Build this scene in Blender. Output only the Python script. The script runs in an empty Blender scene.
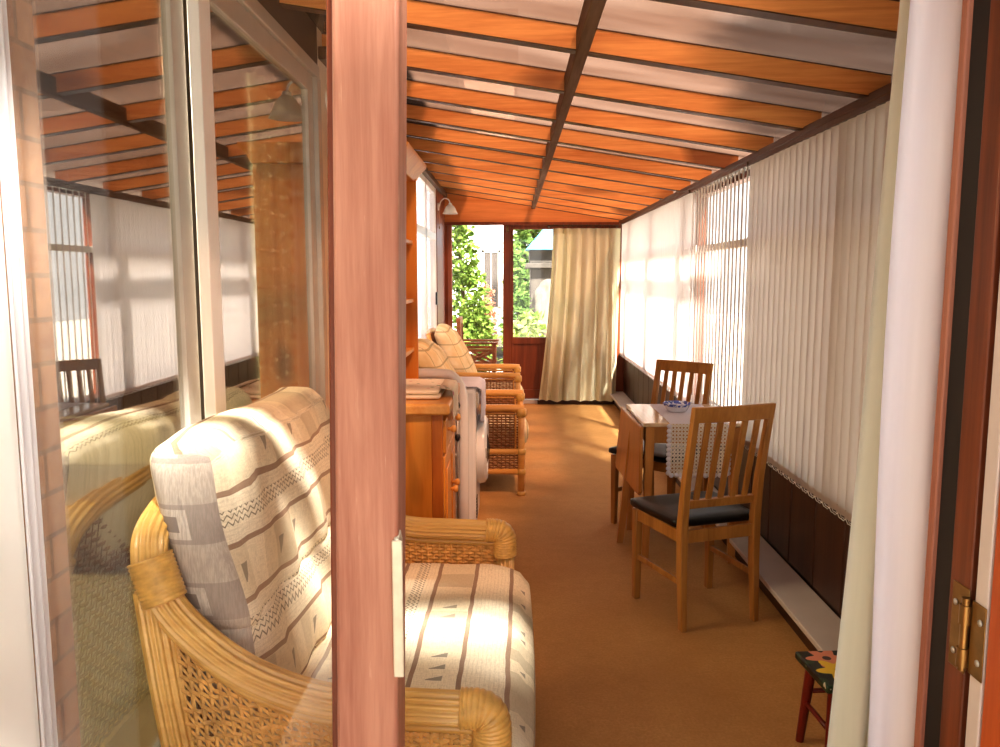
import bpy, math, random
from mathutils import Vector, Matrix
R = math.radians
random.seed(7)
col = bpy.context.scene.collection
sc = bpy.context.scene

# ------------------------------------------------------------------ materials
def lin(h):
    h = h.lstrip('#')
    out = []
    for i in (0, 2, 4):
        c = int(h[i:i+2], 16)/255
        out.append(c/12.92 if c <= .04045 else ((c+.055)/1.055)**2.4)
    return (*out, 1)

class NT:
    """short-hand for building node trees"""
    def __init__(s, name):
        s.m = bpy.data.materials.new(name); s.m.use_nodes = True
        s.t = s.m.node_tree; s.n = s.t.nodes; s.n.clear()
        s.out = s.n.new('ShaderNodeOutputMaterial')
    def new(s, typ, **kw):
        nd = s.n.new('ShaderNode'+typ)
        for k, v in kw.items(): setattr(nd, k, v)
        return nd
    def put(s, sock, v):
        if isinstance(v, bpy.types.NodeSocket): s.t.links.new(v, sock)
        elif v is not None: sock.default_value = v
    def math(s, op, a, b=None, c=None, clamp=False):
        nd = s.new('Math', operation=op); nd.use_clamp = clamp
        for i, v in enumerate((a, b, c)):
            if v is not None: s.put(nd.inputs[i], v)
        return nd.outputs[0]
    def mix(s, f, a, b, blend='MIX'):
        nd = s.new('Mix', data_type='RGBA', blend_type=blend)
        s.put(nd.inputs['Factor'], f); s.put(nd.inputs[6], a); s.put(nd.inputs[7], b)
        return nd.outputs[2]
    def coord(s, kind='Object', scale=(1, 1, 1), rot=(0, 0, 0)):
        tc = s.new('TexCoord'); mp = s.new('Mapping')
        s.t.links.new(tc.outputs[kind], mp.inputs[0]); mp.inputs['Scale'].default_value = scale
        mp.inputs['Rotation'].default_value = rot
        return mp.outputs[0]
    def noise(s, vec, scale, detail=3, rough=.55, dist=0):
        nd = s.new('TexNoise'); s.put(nd.inputs['Vector'], vec)
        nd.inputs['Scale'].default_value = scale; nd.inputs['Detail'].default_value = detail
        nd.inputs['Roughness'].default_value = rough; nd.inputs['Distortion'].default_value = dist
        return nd.outputs['Fac']
    def ramp(s, f, stops, interp='LINEAR'):
        nd = s.new('ValToRGB'); cr = nd.color_ramp; cr.interpolation = interp
        while len(cr.elements) < len(stops): cr.elements.new(.5)
        for e, (p, c) in zip(cr.elements, stops): e.position = p; e.color = c
        s.put(nd.inputs[0], f); return nd.outputs[0]
    def bsdf(s, color, rough=.5, bump=None, bs=.3, bd=.01, spec=.5, metal=0, trans=0, coat=0, alpha=None):
        p = s.new('BsdfPrincipled')
        s.put(p.inputs['Base Color'], color); s.put(p.inputs['Roughness'], rough)
        p.inputs['Specular IOR Level'].default_value = spec; p.inputs['Metallic'].default_value = metal
        p.inputs['Transmission Weight'].default_value = trans; p.inputs['Coat Weight'].default_value = coat
        if alpha is not None: s.put(p.inputs['Alpha'], alpha)
        if bump is not None:
            b = s.new('Bump'); b.inputs['Strength'].default_value = bs; b.inputs['Distance'].default_value = bd
            s.put(b.inputs['Height'], bump); s.t.links.new(b.outputs[0], p.inputs['Normal'])
        return p.outputs[0]
    def done(s, sh):
        s.t.links.new(sh, s.out.inputs[0]); return s.m

def plain(name, hexc, rough=.5, var=.12, nscale=12, spec=.5, metal=0, bs=.08):
    n = NT(name); c = lin(hexc)
    f = n.noise(n.coord(), nscale, 4)
    d = tuple(max(0, x*(1-var)) for x in c[:3])+(1,)
    l = tuple(min(1, x*(1+var)) for x in c[:3])+(1,)
    return n.done(n.bsdf(n.ramp(f, [(.3, d), (.7, l)]), rough, f, bs, .004, spec, metal))

def wood(name, light, dark, axis='Z', scale=14, rough=.45, knots=0, spec=.4, streak=None, bs=.15):
    """stretched noise grain running along AXIS, optional knots and pale wear streaks"""
    n = NT(name)
    k = {'X': (.06, 1, 1), 'Y': (1, .06, 1), 'Z': (1, 1, .06)}[axis]
    v = n.coord('Object', k)
    g = n.noise(v, scale, 5, .65, .6)
    g2 = n.noise(v, scale*6, 3, .6)
    gg = n.math('ADD', n.math('MULTIPLY', g, .75), n.math('MULTIPLY', g2, .25))
    c = n.ramp(gg, [(.34, lin(dark)), (.62, lin(light))])
    if knots:
        kv = {'X': (.45, 1, 1), 'Y': (1, .45, 1), 'Z': (1, 1, .45)}[axis]
        kn = n.noise(n.coord('Object', kv), knots, 1, .4)
        kf = n.ramp(kn, [(.64, (0, 0, 0, 1)), (.72, (1, 1, 1, 1))])
        c = n.mix(n.math('MULTIPLY', kf, .75), c, lin('#5a2608'))
    if streak:
        st = n.noise(v, scale*3, 5, .75)
        sf = n.ramp(st, [(.62, (0, 0, 0, 1)), (.70, (1, 1, 1, 1))])
        c = n.mix(n.math('MULTIPLY', sf, .7), c, lin(streak))
    return n.done(n.bsdf(c, rough, gg, bs, .004, spec))

M = {}
M['rafter'] = wood('orange_stained_pine', '#f2ab64', '#cc7a3a', 'X', 16, .5, 3.2)
M['gable'] = wood('orange_gable_board', '#e08f4c', '#c67535', 'X', 12, .5, 3)
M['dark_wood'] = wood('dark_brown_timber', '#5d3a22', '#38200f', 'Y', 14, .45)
M['purlin'] = wood('brown_purlin_timber', '#80624a', '#5a3d26', 'Y', 16, .8, 0, .15)
M['wainscot'] = wood('dark_wainscot_timber', '#47291a', '#2c170d', 'Z', 10, .4)
M['post'] = wood('weathered_red_brown_timber', '#bd8a72', '#9c6450', 'Z', 20, .5, 0, .3, '#cda88f', .25)
M['jamb'] = wood('red_brown_jamb_timber', '#7a3f22', '#4d2412', 'Z', 14, .4)
M['jamb_pale'] = wood('faded_jamb_edge', '#a8715a', '#8a5340', 'Z', 14, .5)
M['leaf_door'] = wood('orange_door_timber', '#c9662f', '#a2481c', 'Z', 16, .4)
M['far_door'] = wood('brown_door_timber', '#8a4524', '#642c13', 'Z', 14, .4)
M['pine'] = wood('honey_pine', '#e39a3e', '#c97720', 'Z', 9, .35, 4)
M['pine_dark'] = wood('darker_honey_pine', '#c9782a', '#a9581a', 'Z', 9, .4, 4)
M['pine_top'] = wood('honey_pine_top', '#eab060', '#d08a3a', 'Y', 9, .3, 4)
M['oak'] = wood('golden_brown_chair_wood', '#b9823f', '#935e26', 'Z', 14, .32)
M['table_wood'] = wood('pale_table_wood', '#c98d4a', '#a86d2f', 'Z', 12, .3)
M['table_top'] = wood('glare_toned_table_top', '#e6cfae', '#cfae82', 'Y', 12, .14, 0, .7)  # varnished; the bright reflection of the blinds is lightened into the colour
M['red_wood'] = wood('red_painted_wood', '#7d2418', '#591409', 'Z', 14, .35)
M['bench_wood'] = wood('brown_garden_timber', '#a8663f', '#80452a', 'X', 14, .5)
M['white_plastic'] = plain('white_upvc', '#efede6', .3, .03, 4)
M['cream_frame'] = plain('cream_painted_frame', '#ddd2bd', .4, .06, 6)
M['alu'] = plain('grey_aluminium', '#b7b1a6', .35, .06, 10, .5, .35)
M['white_enamel'] = plain('white_enamel', '#f1efea', .2, .02, 4)
M['ledge'] = plain('pale_grey_ledge', '#c9bfb8', .45, .05, 6)
M['black_plastic'] = plain('black_plastic', '#17151a', .4, .1, 10)
M['rubber'] = plain('black_seal', '#120c0a', .6, .1, 10)
M['brass'] = plain('tarnished_brass', '#8a6a3c', .35, .2, 30, .5, .85)
M['strike'] = plain('chipped_cream_metal', '#ddd6bd', .4, .1, 30)
M['vinyl'] = plain('black_leatherette', '#08090b', .34, .15, 60, .35, 0, .1)
M['wall_white'] = plain('pale_wall_paint', '#e8e0d2', .7, .05, 6)
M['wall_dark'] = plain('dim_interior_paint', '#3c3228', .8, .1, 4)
M['fascia'] = plain('dark_fascia_board', '#3c2618', .6, .2, 8)
M['render'] = plain('white_house_render', '#f4f2ee', .8, .04, 3)
M['grey_render'] = plain('grey_window_recess', '#453d38', .5, .1, 3)
M['slate_blue'] = plain('pale_blue_roof', '#3f7fa0', .6, .08, 8)
M['stone'] = plain('pale_stone', '#676056', .85, .25, 6, .3, 0, .5)
M['stone_dark'] = plain('weathered_grey_stone', '#4c463f', .85, .35, 5, .3, 0, .6)
M['bark'] = plain('brown_bark', '#5a4634', .9, .3, 14, .2, 0, .7)
M['patio'] = plain('pale_patio_paving', '#b9ae9e', .85, .15, 5)
M['throw'] = plain('pale_olive_throw', '#8c8668', .9, .12, 18, .2)
M['brown_sofa'] = plain('dark_brown_upholstery', '#3b2a1a', .85, .2, 20, .2)
M['bulb'] = plain('warm_white_bulb', '#fff3dc', .3, .02, 5)
M['cream_pipe'] = plain('cream_piping', '#cdbd99', .8, .08, 20, .2)
M['rattan'] = wood('honey_rattan', '#e0b568', '#c08f41', 'X', 10, .28, 0, .6)
M['rattan_wrap'] = plain('rattan_binding', '#d2a457', .35, .2, 40, .5)
M['cane'] = wood('thick_rattan_cane', '#e3ad60', '#c98a3c', 'X', 10, .3, 0, .6)
M['weave'] = plain('woven_wicker', '#d3a35c', .45, .3, 45, .4)
M['weave_dark'] = plain('dark_woven_wicker', '#8a5a34', .5, .3, 45, .4)

def mk_leaf(name, a, b):
    n = NT(name)
    oi = n.noise(n.coord('Object'), 9, 2)
    c = n.ramp(oi, [(.3, lin(a)), (.7, lin(b))])
    d = n.new('BsdfDiffuse'); n.put(d.inputs[0], c)
    t = n.new('BsdfTranslucent'); n.put(t.inputs[0], c)
    mx = n.new('MixShader'); mx.inputs[0].default_value = .35
    n.t.links.new(d.outputs[0], mx.inputs[1]); n.t.links.new(t.outputs[0], mx.inputs[2])
    return n.done(mx.outputs[0])
M['ivy'] = mk_leaf('ivy_leaves', '#34501a', '#8fa850')
M['tree'] = mk_leaf('tree_leaves', '#38552a', '#7f9a50')
M['fern'] = mk_leaf('light_green_leaves', '#5f7d30', '#aebb70')
M['hedge'] = mk_leaf('hedge_leaves', '#57703a', '#a9b986')
M['red_leaf'] = mk_leaf('reddish_leaves', '#7c4a3a', '#b98a6a')

def cloth(name, hexc, trans=.5, alpha=None, nscale=60):
    """diffuse + translucent fabric; alpha < 1 lets some light straight through the open weave"""
    n = NT(name); c = lin(hexc)
    f = n.noise(n.coord('Object', (1, 1, .05)), nscale, 3)
    cc = n.ramp(f, [(.2, tuple(x*.93 for x in c[:3])+(1,)), (.8, c)])
    d = n.new('BsdfDiffuse'); n.put(d.inputs[0], cc)
    t = n.new('BsdfTranslucent'); n.put(t.inputs[0], cc)
    mx = n.new('MixShader'); mx.inputs[0].default_value = trans
    n.t.links.new(d.outputs[0], mx.inputs[1]); n.t.links.new(t.outputs[0], mx.inputs[2])
    sh = mx.outputs[0]
    if alpha is not None:
        tr = n.new('BsdfTransparent'); m2 = n.new('MixShader'); n.put(m2.inputs[0], alpha)
        n.t.links.new(tr.outputs[0], m2.inputs[1]); n.t.links.new(sh, m2.inputs[2]); sh = m2.outputs[0]
    return n.done(sh)
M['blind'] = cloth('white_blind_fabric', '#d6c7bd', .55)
M['blind_sunlit'] = cloth('sunlit_blind_fabric', '#f1e8e3', .62)  # same fabric as the other blinds, whitened to paint in the sunlight
M['beige_curtain'] = cloth('beige_curtain_fabric', '#e4dcba', .25)
M['cream_curtain'] = cloth('cream_lining_fabric', '#dfe3d6', .35)
M['white_net'] = cloth('white_net_fabric', '#f3f1f4', .45, .92)
M['white_cloth'] = cloth('white_cotton_cloth', '#f1f0fa', .2)

def lace(name, hexc, s1, hole):
    """crocheted pattern: rings of thread with open holes, in UV metres"""
    n = NT(name)
    uv = n.new('TexCoord').outputs['UV']
    sx = n.new('SeparateXYZ'); n.put(sx.inputs[0], uv)
    fu = n.math('SUBTRACT', n.math('FRACT', n.math('MULTIPLY', sx.outputs[0], s1)), .5)
    fv = n.math('SUBTRACT', n.math('FRACT', n.math('MULTIPLY', sx.outputs[1], s1)), .5)
    r = n.math('SQRT', n.math('ADD', n.math('MULTIPLY', fu, fu), n.math('MULTIPLY', fv, fv)))
    ring = n.math('LESS_THAN', n.math('ABSOLUTE', n.math('SUBTRACT', r, .36)), hole)
    dot = n.math('LESS_THAN', r, .13)
    cu = n.math('LESS_THAN', n.math('ABSOLUTE', fu), .05)
    cv = n.math('LESS_THAN', n.math('ABSOLUTE', fv), .05)
    a = n.math('MAXIMUM', n.math('MAXIMUM', ring, dot), n.math('MAXIMUM', cu, cv))
    d = n.new('BsdfDiffuse'); d.inputs[0].default_value = lin(hexc)
    tr = n.new('BsdfTransparent'); m2 = n.new('MixShader'); n.put(m2.inputs[0], a)
    n.t.links.new(tr.outputs[0], m2.inputs[1]); n.t.links.new(d.outputs[0], m2.inputs[2])
    return n.done(m2.outputs[0])
M['lace'] = lace('white_crochet_lace', '#f0e9dc', 52, .13)
M['lace_curtain'] = lace('green_grey_lace', '#b7bda0', 14, .16)

def glass(name, refl, tint=(1, 1, 1, 1), fr=.2):
    n = NT(name)
    g = n.new('BsdfGlossy'); g.inputs['Roughness'].default_value = 0.0
    tr = n.new('BsdfTransparent'); tr.inputs[0].default_value = tint
    lw = n.new('LayerWeight'); lw.inputs[0].default_value = .35
    f = n.math('ADD', n.math('MULTIPLY', lw.outputs['Fresnel'], fr), refl, clamp=True)
    mx = n.new('MixShader'); n.put(mx.inputs[0], f)
    n.t.links.new(tr.outputs[0], mx.inputs[1]); n.t.links.new(g.outputs[0], mx.inputs[2])
    return n.done(mx.outputs[0])
M['glass'] = glass('clear_glass', .02)
M['patio_glass'] = glass('reflective_patio_glass', .30, (.86, .82, .74, 1), .5)
M['smoke_glass'] = glass('porthole_glass', .2, (.25, .25, .27, 1))

def polycarb():
    n = NT('twin_wall_polycarbonate')
    v = n.coord('Object', (.12, 1, 1))
    f = n.noise(v, 7, 4)
    c = n.ramp(f, [(.3, lin('#c2a898')), (.7, lin('#e0c9ba'))])
    tr = n.new('BsdfTransparent'); n.put(tr.inputs[0], n.mix(.50, (0, 0, 0, 1), c))
    tl = n.new('BsdfTranslucent'); n.put(tl.inputs[0], c)
    gl = n.new('BsdfGlossy'); gl.inputs['Roughness'].default_value = .12
    m1 = n.new('MixShader'); m1.inputs[0].default_value = .14
    n.t.links.new(tr.outputs[0], m1.inputs[1]); n.t.links.new(tl.outputs[0], m1.inputs[2])
    m2 = n.new('MixShader'); m2.inputs[0].default_value = .07
    n.t.links.new(m1.outputs[0], m2.inputs[1]); n.t.links.new(gl.outputs[0], m2.inputs[2])
    return n.done(m2.outputs[0])
M['polycarb'] = polycarb()

def floor_mat():
    n = NT('ochre_cord_carpet')
    v = n.coord()
    f = n.noise(v, 2.2, 4); g = n.noise(v, 90, 3, .7); h = n.noise(v, 14, 4, .7)
    c = n.ramp(f, [(.25, lin('#bb8a50')), (.75, lin('#cf9f62'))])
    c = n.mix(n.ramp(g, [(.35, (.0, 0, 0, 1)), (.65, (.5, .5, .5, 1))]), c, lin('#a8763c'))
    c = n.mix(n.ramp(h, [(.45, (0, 0, 0, 1)), (.7, (.4, .4, .4, 1))]), c, lin('#ad7e44'))
    return n.done(n.bsdf(c, .75, g, .3, .004, .25))
M['floor'] = floor_mat()

def green_carpet():
    n = NT('moss_green_carpet'); v = n.coord()
    f = n.noise(v, 5, 4); g = n.noise(v, 120, 3, .7)
    c = n.ramp(f, [(.3, lin('#7d744f')), (.7, lin('#9c9070'))])
    c = n.mix(n.ramp(g, [(.4, (0, 0, 0, 1)), (.7, (.4, .4, .4, 1))]), c, lin('#57503a'))
    return n.done(n.bsdf(c, .9, g, .3, .004, .2))
M['green_carpet'] = green_carpet()

def brick():
    n = NT('buff_orange_brick')
    tc = n.new('TexCoord'); sx = n.new('SeparateXYZ'); n.put(sx.inputs[0], tc.outputs['Object'])
    cb = n.new('CombineXYZ'); n.put(cb.inputs[0], sx.outputs[1]); n.put(cb.inputs[1], sx.outputs[2])
    b = n.new('TexBrick'); n.put(b.inputs['Vector'], cb.outputs[0])
    b.inputs['Scale'].default_value = 1; b.inputs['Brick Width'].default_value = .225; b.inputs['Row Height'].default_value = .075
    b.inputs['Mortar Size'].default_value = .005; b.inputs['Mortar Smooth'].default_value = .2
    b.inputs['Color1'].default_value = lin('#b07d4e'); b.inputs['Color2'].default_value = lin('#93603a')
    b.inputs['Mortar'].default_value = lin('#6e5238')
    f = n.noise(tc.outputs['Object'], 30, 4)
    c = n.mix(.35, b.outputs[0], n.ramp(f, [(.3, lin('#8a5a38')), (.7, lin('#c79a6a'))]))
    return n.done(n.bsdf(c, .85, b.outputs['Fac'], -.6, .01, .2))
M['brick'] = brick()

def stripe_fabric():
    """cream woven fabric: brown stripes, zigzag rows and grey motif blocks; UV in metres (u along, v across)"""
    n = NT('cream_striped_woven_fabric')
    uv = n.new('TexCoord').outputs['UV']
    wob = n.noise(uv, 6, 2)
    sx = n.new('SeparateXYZ'); n.put(sx.inputs[0], uv)
    u = sx.outputs[0]
    v = n.math('ADD', sx.outputs[1], n.math('MULTIPLY', n.math('SUBTRACT', wob, .5), .012))
    P = .235
    t = n.math('FRACT', n.math('DIVIDE', v, P))
    cell = n.math('FLOOR', n.math('DIVIDE', u, .062))
    wn = n.new('TexWhiteNoise'); wn.noise_dimensions = '2D'
    cb = n.new('CombineXYZ'); n.put(cb.inputs[0], cell); n.put(cb.inputs[1], n.math('FLOOR', n.math('DIVIDE', v, P)))
    n.put(wn.inputs['Vector'], cb.outputs[0])
    blk = n.ramp(wn.outputs['Value'], [(0, lin('#eee0c2')), (.4, lin('#e0d1b2')), (.68, lin('#cabb9e')), (.88, lin('#e8d9ba'))], 'CONSTANT')
    # small dark square or triangle inside some blocks
    fu = n.math('FRACT', n.math('DIVIDE', u, .062))
    tv = n.math('DIVIDE', n.math('SUBTRACT', t, .54), .46)
    tri = n.math('MULTIPLY', n.math('LESS_THAN', fu, n.math('ADD', tv, .05)), n.math('MULTIPLY', n.math('GREATER_THAN', fu, .3), n.math('LESS_THAN', tv, .68)))
    tri = n.math('MULTIPLY', tri, n.math('GREATER_THAN', tv, .3))
    wn2 = n.new('TexWhiteNoise'); wn2.noise_dimensions = '2D'
    cb2 = n.new('CombineXYZ'); n.put(cb2.inputs[0], n.math('ADD', cell, 31.7)); n.put(cb2.inputs[1], n.math('FLOOR', n.math('DIVIDE', v, P)))
    n.put(wn2.inputs['Vector'], cb2.outputs[0])
    tri = n.math('MULTIPLY', tri, n.math('GREATER_THAN', wn2.outputs['Value'], .72))
    blk = n.mix(n.math('MULTIPLY', tri, .8), blk, lin('#7d756a'))
    thin = n.math('LESS_THAN', n.math('FRACT', n.math('DIVIDE', v, .011)), .3)
    base = n.mix(n.math('MULTIPLY', thin, .16), lin('#efe3c8'), lin('#b3a58a'))
    c = n.mix(n.math('GREATER_THAN', t, .54), base, blk)
    # zigzag rows
    zz = n.math('MULTIPLY', n.math('ABSOLUTE', n.math('SUBTRACT', n.math('FRACT', n.math('DIVIDE', u, .02)), .5)), .085)
    zone = n.math('MULTIPLY', n.math('GREATER_THAN', t, .2), n.math('LESS_THAN', t, .36))
    row = n.math('FRACT', n.math('DIVIDE', n.math('ADD', t, zz), .062))
    cellv = n.math('FLOOR', n.math('DIVIDE', v, P))
    zone = n.math('MULTIPLY', zone, n.math('GREATER_THAN', n.math('ABSOLUTE', cellv), .5))
    zl = n.math('MULTIPLY', n.math('LESS_THAN', row, .27), zone)
    c = n.mix(n.math('MULTIPLY', zl, .8), c, lin('#4d4334'))
    s1 = n.math('LESS_THAN', n.math('ABSOLUTE', n.math('SUBTRACT', t, .03)), .026)
    s2 = n.math('LESS_THAN', n.math('ABSOLUTE', n.math('SUBTRACT', t, .52)), .026)
    c = n.mix(n.math('MULTIPLY', n.math('MAXIMUM', s1, s2), .85), c, lin('#85604c'))
    weave = n.noise(n.coord('UV', (1, .15, 1)), 320, 2, .7)
    w2 = n.noise(n.coord('UV', (.15, 1, 1)), 320, 2, .7)
    ww = n.math('MULTIPLY', weave, w2)
    c = n.mix(n.ramp(ww, [(.15, (.35, .35, .35, 1)), (.3, (0, 0, 0, 1))]), c, lin('#a8987a'))
    return n.done(n.bsdf(c, .9, ww, .25, .003, .15))
M['stripe'] = stripe_fabric()

def end_fabric():
    n = NT('shaded_patch_end_panel')  # square motifs; the grey tone paints in the shade on the cushion ends
    tc = n.new('TexCoord'); sx = n.new('SeparateXYZ'); n.put(sx.inputs[0], tc.outputs['Object'])
    z = sx.outputs[2]; x = n.math('ADD', sx.outputs[0], n.math('MULTIPLY', z, .2))
    row = n.math('FLOOR', n.math('DIVIDE', z, .085))
    fz = n.math('FRACT', n.math('DIVIDE', z, .085)); fx = n.math('FRACT', n.math('ADD', n.math('DIVIDE', x, .17), .33))
    odd = n.math('GREATER_THAN', n.math('FRACT', n.math('MULTIPLY', row, .5)), .25)
    base = n.mix(odd, lin('#bcb0a2'), lin('#a3978d'))
    def rng(v, a, b): return n.math('MULTIPLY', n.math('GREATER_THAN', v, a), n.math('LESS_THAN', v, b))
    sq = n.math('MULTIPLY', rng(fx, .25, .75), rng(fz, .12, .88))
    sq2 = n.math('MULTIPLY', rng(fx, .38, .62), rng(fz, .3, .7))
    c = n.mix(n.math('MULTIPLY', n.math('MULTIPLY', sq, odd), .8), base, lin('#d2c7b8'))
    c = n.mix(n.math('MULTIPLY', n.math('MULTIPLY', sq2, odd), .8), c, lin('#746a64'))
    w = n.noise(n.coord('Object', (1, 1, .1)), 260, 2, .7)
    c = n.mix(n.ramp(w, [(.4, (.4, .4, .4, 1)), (.62, (0, 0, 0, 1))]), c, lin('#857b72'))
    return n.done(n.bsdf(c, .9, w, .25, .003, .15))
M['stripe_end'] = end_fabric()

def check_fabric():
    n = NT('beige_check_fabric')
    v = n.coord('UV'); sx = n.new('SeparateXYZ'); n.put(sx.inputs[0], v)
    a = n.math('LESS_THAN', n.math('FRACT', n.math('DIVIDE', sx.outputs[0], .15)), .06)
    b = n.math('LESS_THAN', n.math('FRACT', n.math('DIVIDE', sx.outputs[1], .11)), .09)
    f = n.noise(v, 8, 3)
    c = n.ramp(f, [(.35, lin('#e9d6ad')), (.65, lin('#dcbf8d'))])
    c = n.mix(n.math('MULTIPLY', n.math('MAXIMUM', a, b), .6), c, lin('#8a7a58'))
    return n.done(n.bsdf(c, .9, f, .1, .004, .15))
M['check'] = check_fabric()

def floral():
    n = NT('cream_floral_cloth')
    v = n.coord()
    vo = n.new('TexVoronoi'); n.put(vo.inputs['Vector'], v); vo.inputs['Scale'].default_value = 16
    f = n.ramp(vo.outputs['Distance'], [(.16, (1, 1, 1, 1)), (.24, (0, 0, 0, 1))])
    pc = n.ramp(vo.outputs['Color'], [(.3, lin('#6f7f4a')), (.5, lin('#d58f8a')), (.75, lin('#7d5a4a'))], 'CONSTANT')
    return n.done(n.bsdf(n.mix(f, lin('#f0e4cb'), pc), .8))
M['floral'] = floral()

def stool_paint():
    """dark green painted board with one yellow and one pink flower (petals by angle), object coords"""
    n = NT('painted_flower_stool_top')
    tc = n.new('TexCoord'); sx = n.new('SeparateXYZ'); n.put(sx.inputs[0], tc.outputs['Object'])
    bg = n.ramp(n.noise(tc.outputs['Object'], 26, 2), [(.42, lin('#10160f')), (.55, lin('#1f3a22')), (.68, lin('#c9c6b0'))], 'CONSTANT')
    def flower(c, cx, cy, r, pet, cen):
        dx = n.math('SUBTRACT', sx.outputs[0], cx); dy = n.math('SUBTRACT', sx.outputs[1], cy)
        d = n.math('SQRT', n.math('ADD', n.math('MULTIPLY', dx, dx), n.math('MULTIPLY', dy, dy)))
        an = n.math('ARCTAN2', dy, dx)
        lim = n.math('MULTIPLY', n.math('ADD', n.math('MULTIPLY', n.math('COSINE', n.math('MULTIPLY', an, 6)), .22), .78), r)
        c = n.mix(n.math('LESS_THAN', d, lim), c, lin(pet))
        return n.mix(n.math('LESS_THAN', d, r*.2), c, lin(cen))
    c = flower(bg, -.035, .06, .068, '#d98a6a', '#3a1c10')
    c = flower(c, -.03, -.02, .075, '#e6c22e', '#4a2a10')
    return n.done(n.bsdf(c, .35, None))
M['stool_top'] = stool_paint()

def bowl_mat():
    n = NT('blue_and_white_china')
    tc = n.new('TexCoord'); sx = n.new('SeparateXYZ'); n.put(sx.inputs[0], tc.outputs['Object'])
    f = n.noise(tc.outputs['Object'], 60, 2)
    z = n.math('GREATER_THAN', sx.outputs[2], .030)
    k = n.math('MULTIPLY', z, n.math('GREATER_THAN', f, .47))
    return n.done(n.bsdf(n.mix(k, lin('#e7e8f0'), lin('#5a68b8')), .12, None))
M['bowl'] = bowl_mat()

def frosted():
    n = NT('frosted_white_glass_shade')
    d = n.new('BsdfTranslucent'); d.inputs[0].default_value = (.95, .93, .9, 1)
    g = n.bsdf(lin('#f3f0ea'), .2)
    mx = n.new('MixShader'); mx.inputs[0].default_value = .5
    n.t.links.new(d.outputs[0], mx.inputs[1]); n.t.links.new(g, mx.inputs[2])
    return n.done(mx.outputs[0])
M['frosted'] = frosted()

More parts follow.
